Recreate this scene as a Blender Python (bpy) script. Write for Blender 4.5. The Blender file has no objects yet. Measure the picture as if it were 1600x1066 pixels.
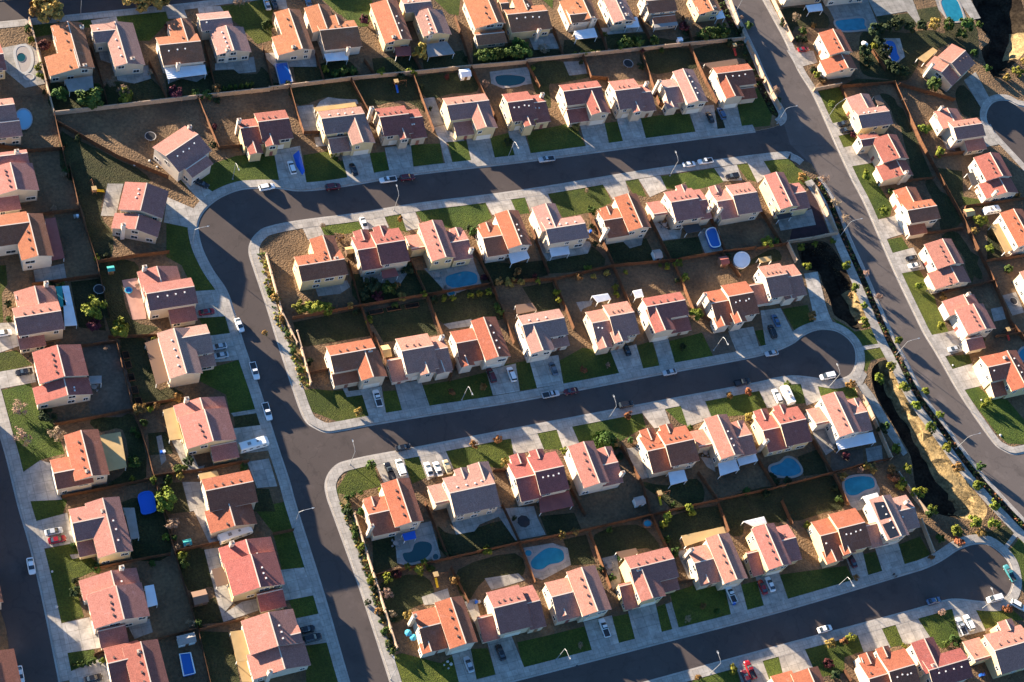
import bpy, math, random
from mathutils import Vector
from mathutils.geometry import tessellate_polygon
random.seed(7)
SC = bpy.context.scene
COL = SC.collection
# ------------------------------------------------------------------ camera
# the photograph is a 1600 x 1066 aerial view; world X runs along the cross streets, Y up the lots
FPX, CX, CY, HGT = 2600.0, 800.0, 533.0, 410.0
AX = (0.91234245, -0.16649344, 0.37404705)     # world X, Y, Z seen in camera space (right, down, forward)
AY = (-0.32511627, -0.84989948, 0.414693)
AZ = (0.24885873, -0.49995081, -0.8295291)
cd = bpy.data.cameras.new('camera'); cam = bpy.data.objects.new('camera', cd); COL.objects.link(cam)
cd.sensor_width = 36; cd.lens = FPX / 1600 * 36; cd.clip_start = 1; cd.clip_end = 8000
from mathutils import Matrix
R3 = Matrix(((AX[0], -AX[1], -AX[2]), (AY[0], -AY[1], -AY[2]), (AZ[0], -AZ[1], -AZ[2])))
cam.matrix_world = Matrix.Translation((0, 0, HGT)) @ R3.to_4x4()
SC.camera = cam
# ------------------------------------------------------------------ light
SUN_EL, SUN_BEAR = 10.8, -56.0                 # elevation; bearing (deg, in XY) in which shadows fall
w = bpy.data.worlds.new('World'); SC.world = w; w.use_nodes = True
nt = w.node_tree; bg = nt.nodes['Background']
sky = nt.nodes.new('ShaderNodeTexSky'); sky.sky_type = 'NISHITA'; sky.sun_disc = False
sd = Vector((-math.cos(math.radians(SUN_BEAR)) * math.cos(math.radians(SUN_EL)), -math.sin(math.radians(SUN_BEAR)) * math.cos(math.radians(SUN_EL)), math.sin(math.radians(SUN_EL))))
sky.sun_elevation = math.radians(SUN_EL); sky.sun_rotation = math.atan2(sd.x, sd.y)
sky.air_density = 1.0; sky.dust_density = 0.2; sky.ozone_density = 4.8
bg.inputs['Strength'].default_value = 0.068
nt.links.new(sky.outputs[0], bg.inputs[0])
sl = bpy.data.lights.new('sun', 'SUN'); so = bpy.data.objects.new('sun', sl); COL.objects.link(so)
sl.energy = 5.0; sl.angle = math.radians(0.5); sl.color = (1.0, 0.84, 0.64)
so.rotation_euler = sd.to_track_quat('Z', 'Y').to_euler(); so.location = (0, 0, 300)
SC.view_settings.view_transform = 'Standard'; SC.view_settings.look = 'None'
SC.view_settings.exposure = 2.45; SC.view_settings.gamma = 1
# ------------------------------------------------------------------ pixel to ground, helpers
TX, TY = (0, 400, 800, 1180), (0, 260, 520, 786)
def px(t, x, y):                                # tile 'cr' + enlarged coordinates -> photo pixel
    if t == '0': return (x, y)
    return (TX[int(t[0]) - 1] + x * .2625, TY[int(t[1]) - 1] + y * .26266)
def G(p, z=0.0):                                # photo pixel -> world point at height z
    v = (p[0] - CX, p[1] - CY, FPX)
    d = sum(a * b for a, b in zip(v, AZ)); k = -(HGT - z) / d
    return Vector((sum(a * b for a, b in zip(v, AX)) * k, sum(a * b for a, b in zip(v, AY)) * k, z))
def PJ(w):                                      # world -> photo pixel
    c = [w[0] * AX[i] + w[1] * AY[i] + (w[2] - HGT) * AZ[i] for i in range(3)]
    return (CX + FPX * c[0] / c[2], CY + FPX * c[1] / c[2])
def T(t, x, y, z=0.0): return G(px(t, x, y), z)
def PTS(s): return [tuple(float(a) for a in q.split(',')) for q in s.split()]
def area2(p): return sum(p[i].x * p[(i + 1) % len(p)].y - p[(i + 1) % len(p)].x * p[i].y for i in range(len(p)))
def ccw(p): return p if area2(p) > 0 else p[::-1]
def smooth(p, n=5, closed=False):
    out = []; N = len(p)
    for i in range(N if closed else N - 1):
        g = lambda j: p[j % N] if closed else p[max(0, min(N - 1, j))]
        a, b, c, d = g(i - 1), g(i), g(i + 1), g(i + 2)
        for k in range(n):
            t = k / n
            out.append(.5 * ((2 * b) + (c - a) * t + (2 * a - 5 * b + 4 * c - d) * t * t + (3 * b - a - 3 * c + d) * t ** 3))
    if not closed: out.append(p[-1])
    return out
THINGS = []                                     # (object, anchor point) for the label pass
class MB:
    def __init__(s): s.v = []; s.f = []; s.m = []; s.uv = []
    def face(s, pts, m=0, uv=None):
        i = len(s.v); s.v += [tuple(p) for p in pts]; s.f.append(tuple(range(i, i + len(pts)))); s.m.append(m)
        s.uv += uv if uv else [(0, 0)] * len(pts)
    def idx(s, verts, faces, m=0):
        i = len(s.v); s.v += [tuple(p) for p in verts]
        for f in faces: s.f.append(tuple(i + k for k in f)); s.m.append(m); s.uv += [(0, 0)] * len(f)
    def prism(s, poly, z0, z1, m=0, cap=True, mtop=None):
        n = len(poly); v = [(p[0], p[1], z0) for p in poly] + [(p[0], p[1], z1) for p in poly]
        s.idx(v, [(i, (i + 1) % n, n + (i + 1) % n, n + i) for i in range(n)], m)
        if cap: s.idx([(p[0], p[1], z1) for p in poly], [tuple(range(n))], m if mtop is None else mtop)
    def box(s, c, sx, sy, sz, rz=0.0, m=0):     # c = centre of the base
        ca, sa = math.cos(rz), math.sin(rz); q = []
        for dz in (0, sz):
            for dx, dy in ((-sx, -sy), (sx, -sy), (sx, sy), (-sx, sy)):
                q.append((c[0] + (dx * ca - dy * sa) / 2, c[1] + (dx * sa + dy * ca) / 2, c[2] + dz))
        s.idx(q, [(3, 2, 1, 0), (4, 5, 6, 7), (0, 1, 5, 4), (1, 2, 6, 5), (2, 3, 7, 6), (3, 0, 4, 7)], m)
    def tube(s, pts, rad, n=6, m=0):
        rings = []
        for i, p in enumerate(pts):
            p = Vector(p); a = Vector(pts[max(0, i - 1)]); b = Vector(pts[min(len(pts) - 1, i + 1)])
            d = (b - a).normalized(); e = d.orthogonal().normalized(); g = d.cross(e)
            r = rad[i] if isinstance(rad, (list, tuple)) else rad
            rings.append([p + e * r * math.cos(k * 6.28318 / n) + g * r * math.sin(k * 6.28318 / n) for k in range(n)])
        v = [q for r in rings for q in r]; f = []
        for i in range(len(rings) - 1):
            for k in range(n): f.append((i * n + k, i * n + (k + 1) % n, (i + 1) * n + (k + 1) % n, (i + 1) * n + k))
        f.append(tuple(range(n))[::-1]); f.append(tuple((len(rings) - 1) * n + k for k in range(n)))
        s.idx(v, f, m)
    def mesh(s, name, mats, loc=(0, 0, 0), sm=False):
        me = bpy.data.meshes.new(name)
        me.from_pydata([(a - loc[0], b - loc[1], c - loc[2]) for a, b, c in s.v], [], s.f)
        for m in (mats if isinstance(mats, (list, tuple)) else [mats]): me.materials.append(m)
        me.polygons.foreach_set('material_index', s.m)
        ul = me.uv_layers.new(name='UVMap'); ul.data.foreach_set('uv', [c for q in s.uv for c in q])
        if sm: me.polygons.foreach_set('use_smooth', [True] * len(s.f))
        me.update(); return me
    def build(s, name, mats, parent=None, loc=(0, 0, 0), sm=False):
        o = bpy.data.objects.new(name, s.mesh(name, mats, loc, sm)); COL.objects.link(o)
        if parent: o.parent = parent
        else: o.location = loc
        return o
def link(name, me, parent=None, loc=(0, 0, 0), rz=0, sc=None):
    o = bpy.data.objects.new(name, me); COL.objects.link(o); o.location = loc; o.rotation_euler = (0, 0, rz)
    if sc: o.scale = sc
    if parent: o.parent = parent
    return o
def tag(o, label, cat, group=None, kind=None, at=None):
    o['label'] = label; o['category'] = cat
    if group: o['group'] = group
    if kind: o['kind'] = kind
    THINGS.append((o, at if at is not None else o.location.copy()))
    return o
def empty(name, loc, rz=0):
    o = bpy.data.objects.new(name, None); COL.objects.link(o); o.location = loc; o.rotation_euler = (0, 0, rz); o.empty_display_size = .5
    return o
# ------------------------------------------------------------------ materials
def mat(name, col, col2=None, scale=1.0, rough=.85, bump=0.0, bscale=8.0, rnd=0.0, detail=6, mix=(.35, .65), fine=None, spec=.3, metal=0.0, hue=0.0, bdist=.1):
    m = bpy.data.materials.new(name); m.use_nodes = True; n = m.node_tree.nodes; l = m.node_tree.links
    b = n['Principled BSDF']; b.inputs['Roughness'].default_value = rough; b.inputs['Specular IOR Level'].default_value = spec; b.inputs['Metallic'].default_value = metal
    geo = n.new('ShaderNodeNewGeometry')
    def noise(sc, det):
        t = n.new('ShaderNodeTexNoise'); t.inputs['Scale'].default_value = sc; t.inputs['Detail'].default_value = det; l.new(geo.outputs['Position'], t.inputs['Vector']); return t
    cur = None
    rgb = n.new('ShaderNodeRGB'); rgb.outputs[0].default_value = (*col, 1); cur = rgb.outputs[0]
    if col2:
        t = noise(scale, detail); mr = n.new('ShaderNodeMapRange'); mr.inputs['From Min'].default_value = mix[0]; mr.inputs['From Max'].default_value = mix[1]
        l.new(t.outputs[0], mr.inputs['Value']); mx = n.new('ShaderNodeMix'); mx.data_type = 'RGBA'
        l.new(mr.outputs[0], mx.inputs[0]); l.new(cur, mx.inputs[6]); mx.inputs[7].default_value = (*col2, 1); cur = mx.outputs[2]
    if fine:                                    # (scale, amount): fine speckle on value
        t = noise(fine[0], 3); mr = n.new('ShaderNodeMapRange'); mr.inputs['From Min'].default_value = .3; mr.inputs['From Max'].default_value = .7
        mr.inputs['To Min'].default_value = 1 - fine[1]; mr.inputs['To Max'].default_value = 1 + fine[1]; l.new(t.outputs[0], mr.inputs['Value'])
        h = n.new('ShaderNodeHueSaturation'); l.new(mr.outputs[0], h.inputs['Value']); l.new(cur, h.inputs['Color']); cur = h.outputs[0]
    if rnd or hue:
        oi = n.new('ShaderNodeObjectInfo'); mr = n.new('ShaderNodeMapRange'); mr.inputs['To Min'].default_value = 1 - rnd; mr.inputs['To Max'].default_value = 1 + rnd
        l.new(oi.outputs['Random'], mr.inputs['Value']); h = n.new('ShaderNodeHueSaturation'); l.new(mr.outputs[0], h.inputs['Value']); l.new(cur, h.inputs['Color'])
        if hue:
            m2 = n.new('ShaderNodeMapRange'); m2.inputs['To Min'].default_value = .5 - hue; m2.inputs['To Max'].default_value = .5 + hue
            mu = n.new('ShaderNodeMath'); mu.operation = 'FRACT'; mm = n.new('ShaderNodeMath'); mm.operation = 'MULTIPLY'; mm.inputs[1].default_value = 7.31
            l.new(oi.outputs['Random'], mm.inputs[0]); l.new(mm.outputs[0], mu.inputs[0]); l.new(mu.outputs[0], m2.inputs['Value']); l.new(m2.outputs[0], h.inputs['Hue'])
        cur = h.outputs[0]
    l.new(cur, b.inputs['Base Color'])
    if bump:
        t = noise(bscale, 4); bp = n.new('ShaderNodeBump'); bp.inputs['Strength'].default_value = bump; bp.inputs['Distance'].default_value = bdist
        l.new(t.outputs[0], bp.inputs['Height']); l.new(bp.outputs[0], b.inputs['Normal'])
    return m
def roofmat(name, c, c2):
    m = mat(name, c, c2, scale=.9, rough=.8, rnd=.10, hue=.005, fine=(4.0, .26), mix=(.3, .7), spec=.25)
    n = m.node_tree.nodes; l = m.node_tree.links; b = n['Principled BSDF']
    uv = n.new('ShaderNodeUVMap'); wv = n.new('ShaderNodeTexWave'); wv.wave_profile = 'SAW'; wv.bands_direction = 'Y'; wv.inputs['Scale'].default_value = .75; wv.inputs['Distortion'].default_value = .4
    w2 = n.new('ShaderNodeTexWave'); w2.bands_direction = 'X'; w2.inputs['Scale'].default_value = 2.0
    ad = n.new('ShaderNodeMath'); ad.operation = 'ADD'
    l.new(uv.outputs[0], wv.inputs['Vector']); l.new(uv.outputs[0], w2.inputs['Vector']); l.new(wv.outputs[0], ad.inputs[0]); l.new(w2.outputs[0], ad.inputs[1])
    bp = n.new('ShaderNodeBump'); bp.inputs['Strength'].default_value = 1.0; bp.inputs['Distance'].default_value = .05
    l.new(ad.outputs[0], bp.inputs['Height']); l.new(bp.outputs[0], b.inputs['Normal'])
    return m
M = {}
M['asphalt'] = mat('asphalt', (.060, .046, .041), (.076, .060, .054), .05, .9, fine=(9, .18), mix=(.3, .7))
M['concrete'] = mat('concrete', (.41, .37, .325), (.31, .28, .245), .25, .9, fine=(2.5, .10))
M['drive'] = mat('driveway_concrete', (.43, .39, .34), (.31, .28, .245), .35, .9, fine=(1.2, .14), rnd=.12)
M['patio'] = mat('patio_concrete', (.36, .33, .29), (.25, .23, .20), .4, .9, fine=(1.6, .15), rnd=.15)
M['pinkpatio'] = mat('pink_concrete', (.42, .24, .19), (.34, .19, .15), .4, .9)
M['lawn'] = mat('lawn_grass', (.036, .056, .005), (.070, .086, .009), .12, .95, bump=1.0, bscale=4, fine=(2.2, .35), rnd=.22, hue=.02, bdist=.5)
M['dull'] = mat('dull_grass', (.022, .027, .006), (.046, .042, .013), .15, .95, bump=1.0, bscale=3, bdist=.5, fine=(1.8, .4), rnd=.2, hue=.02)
M['dirt'] = mat('bare_dirt', (.175, .108, .056), (.095, .060, .033), .10, .95, bump=1.0, bscale=2.0, bdist=.45, fine=(1.1, .25))
M['greydirt'] = mat('grey_dirt', (.14, .098, .066), (.09, .064, .045), .12, .95, bump=.5, bscale=3, fine=(1.2, .22))
M['drygrass'] = mat('dry_grass', (.27, .185, .080), (.13, .095, .045), .35, .95, bump=1.0, bscale=2.2, fine=(1.5, .4))
M['soilshade'] = mat('soil_and_shade', (.014, .011, .009), (.034, .026, .018), .2, 1.0, spec=0.0, fine=(1.2, .4), bump=.6, bscale=2)  # bed soil; near-black also paints the basins' deep shade over dark grass
M['mulch'] = mat('dark_mulch', (.045, .022, .024), (.03, .016, .018), .5, .95, bump=.6, bscale=4)
M['terrain'] = mat('terrain_dirt', (.16, .13, .09), (.10, .09, .05), .02, .95)
ROOFS = {'y': roofmat('amber_tile', (.37, .140, .070), (.31, .112, .057)), 'o': roofmat('orange_tile', (.37, .122, .064), (.31, .098, .052)), 'r': roofmat('red_tile', (.33, .102, .080), (.27, .084, .066)),
         'p': roofmat('pink_tile', (.39, .162, .126), (.33, .134, .104)), 'k': roofmat('salmon_tan_tile', (.41, .188, .142), (.36, .160, .122)),
         't': roofmat('tan_tile', (.375, .205, .165), (.32, .174, .140))}
M['trim'] = mat('trim_paint', (.62, .50, .40), rough=.6, rnd=.1)
STUC = [mat('cream_stucco', (.54, .43, .31), (.48, .385, .28), .6, .9, rnd=.12), mat('yellow_stucco', (.56, .43, .235), (.50, .385, .21), .6, .9, rnd=.1), mat('pale_stucco', (.57, .49, .395), (.51, .44, .36), .6, .9, rnd=.12)]
M['white'] = mat('white_paint', (.78, .76, .72), rough=.5, rnd=.05)
M['glass'] = mat('window_glass', (.03, .04, .05), rough=.12, spec=.8)
M['garage'] = mat('garage_paint', (.68, .62, .52), rough=.6, rnd=.08)
M['door'] = mat('door_paint', (.20, .09, .05), rough=.5, rnd=.3, hue=.05)
M['wood'] = mat('fence_wood', (.135, .060, .025), (.085, .036, .018), 1.2, .9, rnd=.18, fine=(6, .25))
M['block'] = mat('block_wall', (.44, .31, .21), (.36, .26, .18), .8, .92, fine=(4, .2))
M['brown'] = mat('brown_paint', (.15, .09, .06), rough=.7, rnd=.2)
M['tan'] = mat('tan_cover', (.46, .31, .14), (.40, .27, .12), .5, .8, rnd=.1)
M['coverw'] = mat('white_cover', (.74, .75, .76), (.66, .67, .69), .5, .6)
M['covergrey'] = mat('grey_cover', (.30, .27, .25), (.24, .22, .20), .5, .8)
M['coverred'] = mat('red_cover', (.30, .09, .07), (.24, .07, .06), .5, .8)
M['coverdark'] = mat('dark_cover', (.05, .048, .05), rough=.8)
M['teal'] = mat('teal_cover', (.03, .26, .24), rough=.7)
M['vent'] = mat('vent_metal', (.16, .10, .08), rough=.7)
M['ventw'] = mat('vent_pale', (.65, .62, .58), rough=.6)
M['solar'] = mat('solar_glass', (.012, .014, .02), rough=.2, spec=.6)
M['pool'] = mat('pool_water', (.012, .145, .21), (.018, .19, .27), .5, .08, bump=.15, bscale=1.2, spec=.6)
M['pooldark'] = mat('dark_pool_water', (.010, .055, .06), rough=.06, spec=.6)
M['poolblue'] = mat('deep_blue_water', (.01, .10, .36), rough=.12, bump=.1, bscale=2, spec=.6)
M['poolpale'] = mat('pale_pool_water', (.22, .42, .55), rough=.15, spec=.5)
M['coping'] = mat('pool_coping', (.30, .26, .23), rough=.8)
M['bluetarp'] = mat('blue_tarp', (.01, .10, .50), rough=.5)
M['steel'] = mat('galvanised_steel', (.33, .33, .33), rough=.5, metal=.3)
M['rubber'] = mat('tyre_rubber', (.02, .02, .02), rough=.8)
M['black'] = mat('black_fabric', (.016, .016, .018), rough=.8)
M['lens'] = mat('lamp_lens', (.5, .5, .48), rough=.2)
M['redlens'] = mat('tail_lens', (.35, .01, .01), rough=.2)
M['bark'] = mat('tree_bark', (.14, .10, .07), rough=.9)
M['yellow'] = mat('yellow_plastic', (.75, .48, .02), rough=.4)
M['bluep'] = mat('blue_plastic', (.02, .12, .50), rough=.4)
M['redp'] = mat('red_plastic', (.5, .05, .03), rough=.5)
M['fabric'] = mat('patio_umbrella_fabric', (.05, .30, .42), rough=.8)
M['stone'] = mat('garden_stone', (.45, .43, .40), rough=.9, rnd=.2)
def leaf(name, c, c2):
    m = mat(name, c, c2, .9, .8, rnd=.22, hue=.025, mix=(.3, .7), fine=(3, .3), spec=.2); return m
LEAF = {'g': leaf('green_leaves', (.065, .105, .020), (.040, .070, .015)), 'd': leaf('dark_leaves', (.035, .050, .018), (.022, .034, .012)),
        'y': leaf('yellow_green_leaves', (.185, .195, .022), (.11, .13, .017)), 'o': leaf('orange_leaves', (.27, .13, .045), (.19, .095, .035)),
        'l': leaf('golden_leaves', (.32, .21, .055), (.20, .14, .04)), 'b': leaf('bare_twigs', (.30, .20, .13), (.22, .16, .11)), 'm': leaf('maroon_leaves', (.11, .025, .03), (.07, .02, .022))}
# ------------------------------------------------------------------ the setting: terrain, road, blocks, pavements
def W(s, t='0', z=0.0): return [G(px(t, *q), z) for q in PTS(s)]
KZ = .13                                        # kerb height
# kerb lines (photo pixels)
K_S1LOW = '1255,252 1240,243 1210,240 1023,265 820,298 655,319 557,335 470,346 420,356 404,365 394,378 391,395 399,422 418,478 434,530 447,570 468,633 479,657 492,667 510,674 535,671 584,662 700,643 820,624 1020,586 1180,556 1233,538 1254,523 1277,514 1303,515 1322,525 1335,540 1339,556 1337,574 1328,588 1310,595 1297,596 1272,592 1240,589 1209,593 1180,600 1000,634 800,672 650,701 584,713 547,721 529,727 516,740 510,757 513,777 521,800 558,902 584,980 607,1051 616,1076 632,1090 655,1094 690,1091 790,1066 1010,1009 1220,954 1414,896 1443,887 1469,875 1495,858 1519,849 1542,849 1561,860 1577,878 1583,899 1583,915 1576,931 1562,941 1535,942 1495,938 1469,942 1429,954 1180,1021 1026,1063 880,1103 700,1152 665,1164 652,1178 652,1200'
K_RRL = '1255,252 1267,256 1274,268 1303,312 1327,370 1351,423 1380,491 1400,535 1416,565 1443,617 1479,667 1519,722 1555,764 1600,812 1660,872 1720,930'
K_RRL_UP = '1110,-70 1144,6 1180,81 1196,118 1219,163 1227,180 1224,191 1209,199 1180,205'
K_S1UP = '1180,205 1000,228 820,252 647,272 568,285 510,294 466,297 434,293 394,293 368,297 339,310 318,328 308,347 308,364 315,391 331,423 352,454 364,488 378,535 389,567 404,610 418,654 434,704 450,752 462,795 505,931 544,1066 580,1175'
K_LEFT = '95,1066 68,933 47,846 31,792 13,718 0,672 -30,560 -70,420 -110,280 -150,140'
K_TOP = '-60,42 30,33 110,25 190,17 290,7 350,-1 420,-10 700,-50'
K_RR = '1150,-80 1200,13 1227,63 1248,110 1269,144 1290,189 1311,236 1332,281 1350,315 1372,365 1390,407 1408,446 1432,496 1445,522 1466,556 1495,607 1524,651 1553,691 1567,702 1582,708 1600,706 1680,688 1760,672'
K_CDS = '1760,165 1680,168 1600,166 1574,156 1553,158 1542,170 1540,187 1552,206 1600,258 1660,325 1720,390'
def kerb(s, n=4): return smooth(W(s), n)
B_UP = kerb(K_RRL_UP); B_S1U = kerb(K_S1UP)
L_CDE = kerb(K_S1LOW); L_RRL = kerb(K_RRL); L_LEFT = kerb(K_LEFT); L_TOP = kerb(K_TOP); L_RR = kerb(K_RR); L_CD = kerb(K_CDS)
blk_w = L_TOP + W('1050,-90') + B_UP + B_S1U[1:] + W('590,1210 130,1210') + [L_LEFT[0] + (L_LEFT[0] - L_LEFT[1]).normalized() * 25] + L_LEFT + W('-180,20')
blk_c = L_CDE + W('700,1260 1750,1260') + L_RRL[::-1][:-1]
blk_e = L_RR + W('1820,640 1820,470') + L_CD[::-1] + W('1800,150 1800,-110 1300,-110')
blk_l = smooth(W('-60,640 -15,880 0,952 10,985 21,1066 40,1150'), 4) + W('-120,1180 -220,640')
blk_t = smooth(W('-100,8 30,-1 110,-9 200,-19 300,-31 420,-48 700,-88'), 4) + W('680,-200 -150,-120')
# drainage basins: rim, valley line (photo pixels through tile coordinates)
BAS = [('44', 0, 0, 0)]
BASINS = []
def basin(t, rim, valley, depth):
    r = ccw(smooth([T(t, *q) for q in PTS(rim)], 3, True)); vl = smooth([T(t, *q) for q in PTS(valley)], 5)
    BASINS.append((r, vl, depth)); return r
h1 = basin('42', '250,470 330,455 410,450 470,500 520,585 570,690 630,790 690,890 715,935 600,972 540,930 470,885 445,800 400,700 375,630 300,615 270,560', '350,540 450,620 510,760 560,860', 3.0)
h2 = basin('43', '690,250 720,185 790,165 830,250 865,330 950,440 1030,570 1120,690 1200,800 1290,930 1380,1050 1330,1130 1240,1110 1130,1090 1010,1040 950,900 925,740 860,620 790,500 720,380', '760,260 830,400 920,590 1000,800 1130,990', 4.2)
h3 = basin('41', '1310,-50 1530,-60 1600,60 1640,250 1520,400 1440,470 1390,420 1345,300 1395,240 1310,120', '1420,40 1480,150 1450,330', 4.0)
def sheet(name, outer, z, m, holes=(), side=None, kind='structure', label=None, cat=None, zb=None):
    outer = ccw(outer); polys = [[Vector((p.x, p.y, 0)) for p in outer]] + [[Vector((p.x, p.y, 0)) for p in ccw(h)[::-1]] for h in holes]
    flat = [p for q in polys for p in q]; mb = MB()
    tri = []
    for a, b, c in tessellate_polygon(polys):
        A, Bv, C = flat[a], flat[b], flat[c]
        if (Bv - A).cross(C - A).z < 0: a, c = c, a
        tri.append((a, b, c))
    mb.idx([(p.x, p.y, z) for p in flat], tri, 0)
    if side is not None:
        n = len(outer); zb = 0 if zb is None else zb
        v = [(p.x, p.y, zb) for p in outer] + [(p.x, p.y, z) for p in outer]
        mb.idx(v, [(i, (i + 1) % n, n + (i + 1) % n, n + i) for i in range(n)], 1)
    c = sum((p for p in outer), Vector()) / len(outer)
    o = mb.build(name, [m, side] if side is not None else [m], None, (c.x, c.y, 0))
    if label: tag(o, label, cat or name, kind=kind)
    else: o['kind'] = kind; o['_auto'] = 1
    return o
big = [Vector((x, y, 0)) for x, y in ((-4000, -4000), (4500, -4000), (4500, 4500), (-4000, 4500))]
sheet('terrain', big, -.25, M['terrain'], [h1, h2, h3], label='flat pale dirt terrain reaching out beyond the housing tract', cat='terrain')
roadp = [Vector((x, y, 0)) for x, y in ((-140, -60), (620, -60), (620, 460), (-140, 460))]
sheet('road', roadp, 0, M['asphalt'], [h1, h2, h3], label='grey asphalt streets winding between the rows of houses', cat='road')
sheet('block_ground', blk_w, KZ, M['dirt'], [], M['concrete'], label='bare brown dirt lots left of and above the curving street', cat='ground')
sheet('block_ground', blk_c, KZ, M['dirt'], [h1, h2], M['concrete'], label='bare brown dirt lots in the middle block of cul-de-sacs', cat='ground')
sheet('block_ground', blk_e, KZ, M['dirt'], [h3], M['concrete'], label='bare brown dirt lots right of the wide right-hand road', cat='ground')
sheet('block_ground', blk_l, KZ, M['dirt'], [], M['concrete'], label='shaded dirt corner beside the leftmost street at the bottom left', cat='ground')
sheet('block_ground', blk_t, KZ, M['dirt'], [], M['concrete'], label='strip of dirt lots beyond the top left street', cat='ground')
for i, (r, vl, dep) in enumerate(BASINS):
    mb = MB(); n = len(r); rings = []
    rnd = random.Random(i)
    near = [min(vl, key=lambda q: (q - p).length) for p in r]
    for lev in range(5):
        zz = (KZ + .01, -.2, -.5, -.86, -1.0)[lev]; ring = []
        for p, q in zip(r, near):
            east = (p - q).x > .35 * (p - q).length
            t = ((0, .16, .32, .48, .56) if east else (0, .14, .27, .38, .44))[lev]
            a = p.lerp(q, t); zq = zz if lev == 0 else zz * dep + rnd.uniform(-.15, .15)
            ring.append((a.x + (rnd.uniform(-.7, .7) if lev else 0), a.y + (rnd.uniform(-.7, .7) if lev else 0), zq))
        rings.append(ring)
    for k in range(4):
        for j in range(n):
            d = r[j] - near[j]; mm = 0 if d.x > .35 * d.length and (i != 0 or PJ(r[j])[1] > 455) and (i != 2 or PJ(r[j])[1] > 60) else 1  # banks outside the sunlit dry grass take the painted shade colour
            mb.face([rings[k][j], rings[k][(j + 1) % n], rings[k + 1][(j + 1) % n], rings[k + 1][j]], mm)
    fl = [Vector(p) for p in rings[4]]
    tri = tessellate_polygon([[Vector((p.x, p.y, 0)) for p in fl]])
    for a, b, c in tri:
        A, Bv, C = fl[a], fl[b], fl[c]
        if (Bv - A).cross(C - A).z < 0: A, C = C, A
        mb.face([A, Bv, C], 1)  # floor colour has the deep shade painted in
    c = sum(r, Vector()) / n
    o = mb.build('basin_slope', [M['drygrass'], M['soilshade']], None, (c.x, c.y, 0))
    tag(o, ['small dark drainage basin below the round white pool, with a dry grass bank', 'long dark drainage basin with a dry golden grass bank beside the road', 'dark drainage channel with dry banks at the top right corner'][i], 'basin', kind='structure')
WIDE_ROAD = sheet('road', L_RR[:] + W('1760,720 1720,920') + L_RRL[::-1][2:-6] + W('1235,226') + B_UP[:-8][::-1], .005, M['asphalt'], label='wide paler grey road running down the right side', cat='road')
def strip(name, path, d0, d1, z, m, label, kind='structure', zlow=None):
    # a ribbon between offsets d0..d1 to the left (+) of the path
    L = []; R = []
    for i, p in enumerate(path):
        a = path[max(0, i - 1)]; b = path[min(len(path) - 1, i + 1)]
        t = (b - a); t.z = 0; t.normalize(); nrm = Vector((-t.y, t.x, 0))
        L.append(p + nrm * d0); R.append(p + nrm * d1)
    mb = MB(); s = 0
    for i in range(len(path) - 1):
        q = [L[i], L[i + 1], R[i + 1], R[i]]; ds = (path[i + 1] - path[i]).length
        q = [(p.x, p.y, z) for p in q]
        v1 = Vector(q[1]) - Vector(q[0]); v2 = Vector(q[3]) - Vector(q[0])
        if v1.cross(v2).z < 0: q = q[::-1]
        mb.face(q, 0, [(s, 0), (s + ds, 0), (s + ds, 1), (s, 1)]); s += ds
    c = path[len(path) // 2]
    o = mb.build(name, m, None, (c.x, c.y, 0)); tag(o, label, name.replace('_', ' '), kind=kind); return o
def asphalt_detail(m):
    n = m.node_tree.nodes; l = m.node_tree.links; b = n['Principled BSDF']; src = b.inputs['Base Color'].links[0].from_socket; geo = n.new('ShaderNodeNewGeometry')
    nz = n.new('ShaderNodeTexNoise'); nz.inputs['Scale'].default_value = .35; nz.inputs['Detail'].default_value = 4; l.new(geo.outputs['Position'], nz.inputs['Vector'])
    ad = n.new('ShaderNodeVectorMath'); ad.operation = 'MULTIPLY_ADD'; ad.inputs[1].default_value = (5, 5, 0); l.new(nz.outputs[1], ad.inputs[0]); l.new(geo.outputs['Position'], ad.inputs[2])
    def tone(cur, fac, val):
        h = n.new('ShaderNodeHueSaturation'); h.inputs['Value'].default_value = val; l.new(fac, h.inputs['Fac']); l.new(cur, h.inputs['Color']); return h.outputs[0]
    def rng(src_, a, b_, c, d):
        r = n.new('ShaderNodeMapRange'); r.inputs[1].default_value = a; r.inputs[2].default_value = b_; r.inputs[3].default_value = c; r.inputs[4].default_value = d; l.new(src_, r.inputs[0]); return r.outputs[0]
    vo = n.new('ShaderNodeTexVoronoi'); vo.feature = 'DISTANCE_TO_EDGE'; vo.inputs['Scale'].default_value = .085; l.new(ad.outputs[0], vo.inputs['Vector'])
    cur = tone(src, rng(vo.outputs['Distance'], .006, .016, .35, 0), .6)
    n2 = n.new('ShaderNodeTexNoise'); n2.inputs['Scale'].default_value = .16; n2.inputs['Detail'].default_value = 5; n2.inputs['Roughness'].default_value = .65; l.new(geo.outputs['Position'], n2.inputs['Vector'])
    cur = tone(cur, rng(n2.outputs[0], .55, .72, 0, .8), 1.35); cur = tone(cur, rng(n2.outputs[0], .44, .30, 0, .8), .68)
    n3 = n.new('ShaderNodeTexNoise'); n3.inputs['Scale'].default_value = .8; n3.inputs['Detail'].default_value = 2; l.new(geo.outputs['Position'], n3.inputs['Vector'])
    cur = tone(cur, rng(n3.outputs[0], .66, .76, 0, .6), .6)
    l.new(cur, b.inputs['Base Color'])
asphalt_detail(M['asphalt'])
M['asphalt2'] = mat('worn_asphalt', (.092, .074, .066), (.112, .092, .082), .05, .9, fine=(9, .18), mix=(.3, .7)); asphalt_detail(M['asphalt2']); WIDE_ROAD.data.materials[0] = M['asphalt2']
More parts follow.
